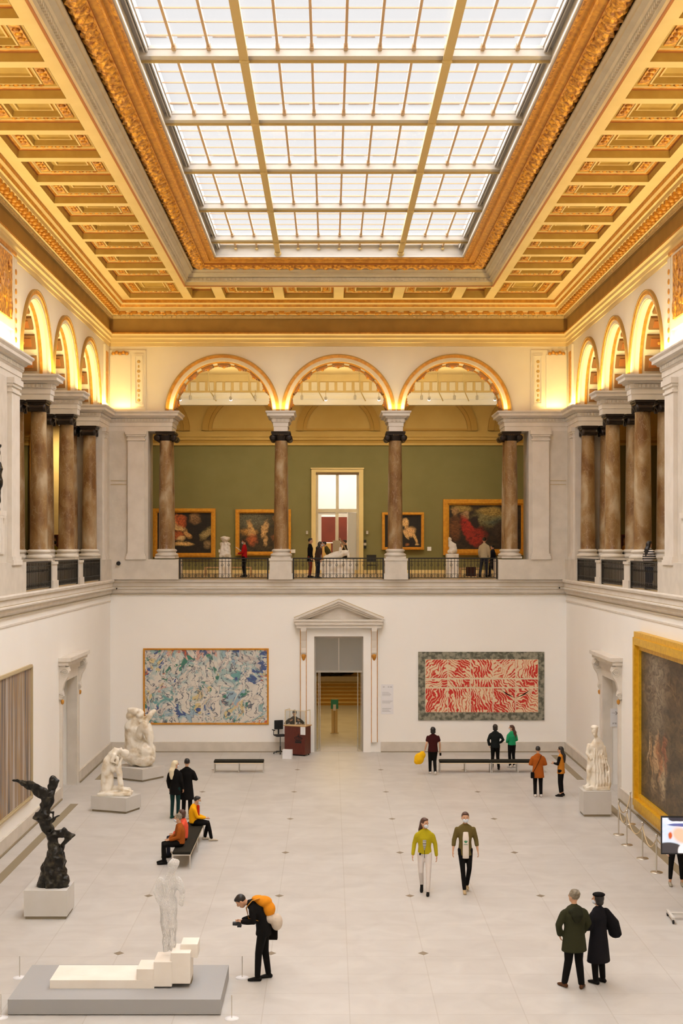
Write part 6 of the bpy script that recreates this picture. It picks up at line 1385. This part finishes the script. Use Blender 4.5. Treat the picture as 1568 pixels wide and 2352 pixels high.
# visitors in the side galleries
c = P(126, 0, 60); person('person in a yellow top seen between the left side columns', (c.x, 60), 30, 1.62, z=ZG, top=(.42,.33,.03), bottom=(.1,.08,.05), hair=('short','hairblack'))
c = P(1490, 0, 45.0); person('person in a black and white striped sweater behind the right balcony railing', (c.x, 45.0), -60, 1.55, z=ZG, top=(.5,.45,.4), bottom=(.02,.05,.12), hair=('long','hairblack'), gname='sweater', J=dict(elR=(.22,.05,1.12), wrR=(.08,.26,1.0)), build=1.1)
so = [o for o in C.objects if o.name.startswith('sweater')][-1]
sm_ = bpy.data.materials.new('striped_knit'); sm_.use_nodes = True; nt = sm_.node_tree; tc = nt.nodes.new('ShaderNodeTexCoord'); wv = nt.nodes.new('ShaderNodeTexWave'); wv.bands_direction = 'Z'; wv.inputs['Scale'].default_value = 4.2; wv.inputs['Distortion'].default_value = .5
rp = nt.nodes.new('ShaderNodeValToRGB'); rp.color_ramp.interpolation = 'CONSTANT'; rp.color_ramp.elements[0].color = (.012,.011,.012,1); rp.color_ramp.elements[1].position = .62; rp.color_ramp.elements[1].color = (.55,.48,.42,1)
nt.links.new(tc.outputs['Object'], wv.inputs[0]); nt.links.new(wv.outputs['Fac'], rp.inputs[0]); nt.links.new(rp.outputs[0], nt.nodes['Principled BSDF'].inputs['Base Color']); so.data.materials[0] = sm_
v = P(1434, 1262, 60); ur = thing('urn_bust', 'dark bust with a gilt head seen between the right side columns', 'bust', (v.x, 60, ZG))
m = MB(); m.box(-.18,.18,-.18,.18,0,.75); m.build('pedestal', M['ochrestone'], ur); m = MB(); m.ell((0,0,.98), (.26,.18,.20), 12); m.lathe([(.08,.75),(.12,.85)], n=12); m.build('shoulders', M['bronze'], ur); m = MB(); m.ell((0,0,1.26), (.12,.13,.16), 12); m.build('head', M['gold'], ur)

# ---- track lamps hanging under the lantern beam of the gallery
zb_ = P(0, 918, 65.6).z
for i, (px, lit) in enumerate(((414, 1), (437, 0), (493, 0), (530, 1), (586, 0), (693, 0), (748, 1), (815, 0), (870, 1), (968, 0), (985, 1), (1043, 0), (1095, 0), (1136, 1))):
    v = P(px, 0, 65.6); r_ = thing('track_spotlight', 'small white spotlight of the gallery track, number %d from the left' % (i+1), 'spotlight', (v.x, 65.6, zb_), 0, 'gallery track spotlights')
    r_['label'] = 'small %s gallery spotlight seen through the arches, %s from the left' % ('lit white' if lit else 'unlit white', ['first','second','third','fourth','fifth','sixth','seventh','eighth','ninth','tenth','eleventh','twelfth','thirteenth','last'][i])
    m = MB(); m.lathe([(.05,0),(.06,.02),(.06,.18),(.03,.22)], n=10, T=Matrix.Rotation(math.radians(60 if lit else 20), 4, 'X')); m.build('housing', M['white'], r_)
    m = MB(); m.tube([(0,0,.1),(0,.1,.45)], .012, 5); m.build('stem', M['rib'], r_)
    if lit: m = MB(); m.ell((0,0,-.01), (.06,.06,.05), 8); m.build('lamp', mat('lamp_%d' % i, (1,1,1), .5, emit=(1,.96,1), estr=6), r_)
for px in (478, 570, 728, 825, 1005, 1065):
    v = P(px, 905, 65.0); m = MB(); m.tube([(v.x, 65.0, 16.5), (v.x+.03, 65.3, 15.75), (v.x+.3, 65.8, 15.3)], .025, 6); tag(m.build('track_hanger', M['rib']), 'thin brown rod carrying the spotlight track, at %s' % {478:'the left arch, left one',570:'the left arch, right one',728:'the middle arch, left one',825:'the middle arch, right one',1005:'the right arch, left one',1065:'the right arch, right one'}[px], 'rod', 'track hanger rods')
# small ceiling-side devices
def cctv(label, px, py, Y):
    v = P(px, py, Y); r_ = thing('security_camera', label, 'camera', v); m = MB(); m.box(-.05,.05,-.03,.03,-.06,.06); m.tube([(0,0,.06),(0,.12,.12)], .015, 5); m.build('housing', M['steel'], r_); m = MB(); m.ell((0,-.035,0), (.03,.02,.04), 8); m.build('lens', M['black'], r_)
cctv('small security camera on the stone ledge at the left far corner', 268, 1352, 58.95); cctv('small security camera on the stone ledge at the right far corner', 1284, 1350, 58.95)
v = P(272, 1294, 58.8); m = MB(); m.ell((0,0,0), (.09,.08,.09), 12); m.tube([(0,.05,0),(0,.12,0)], .03, 6); tag(m.build('dome_sensor', M['black'], None, v), 'black dome sensor on the corner pier above the ledge', 'sensor')
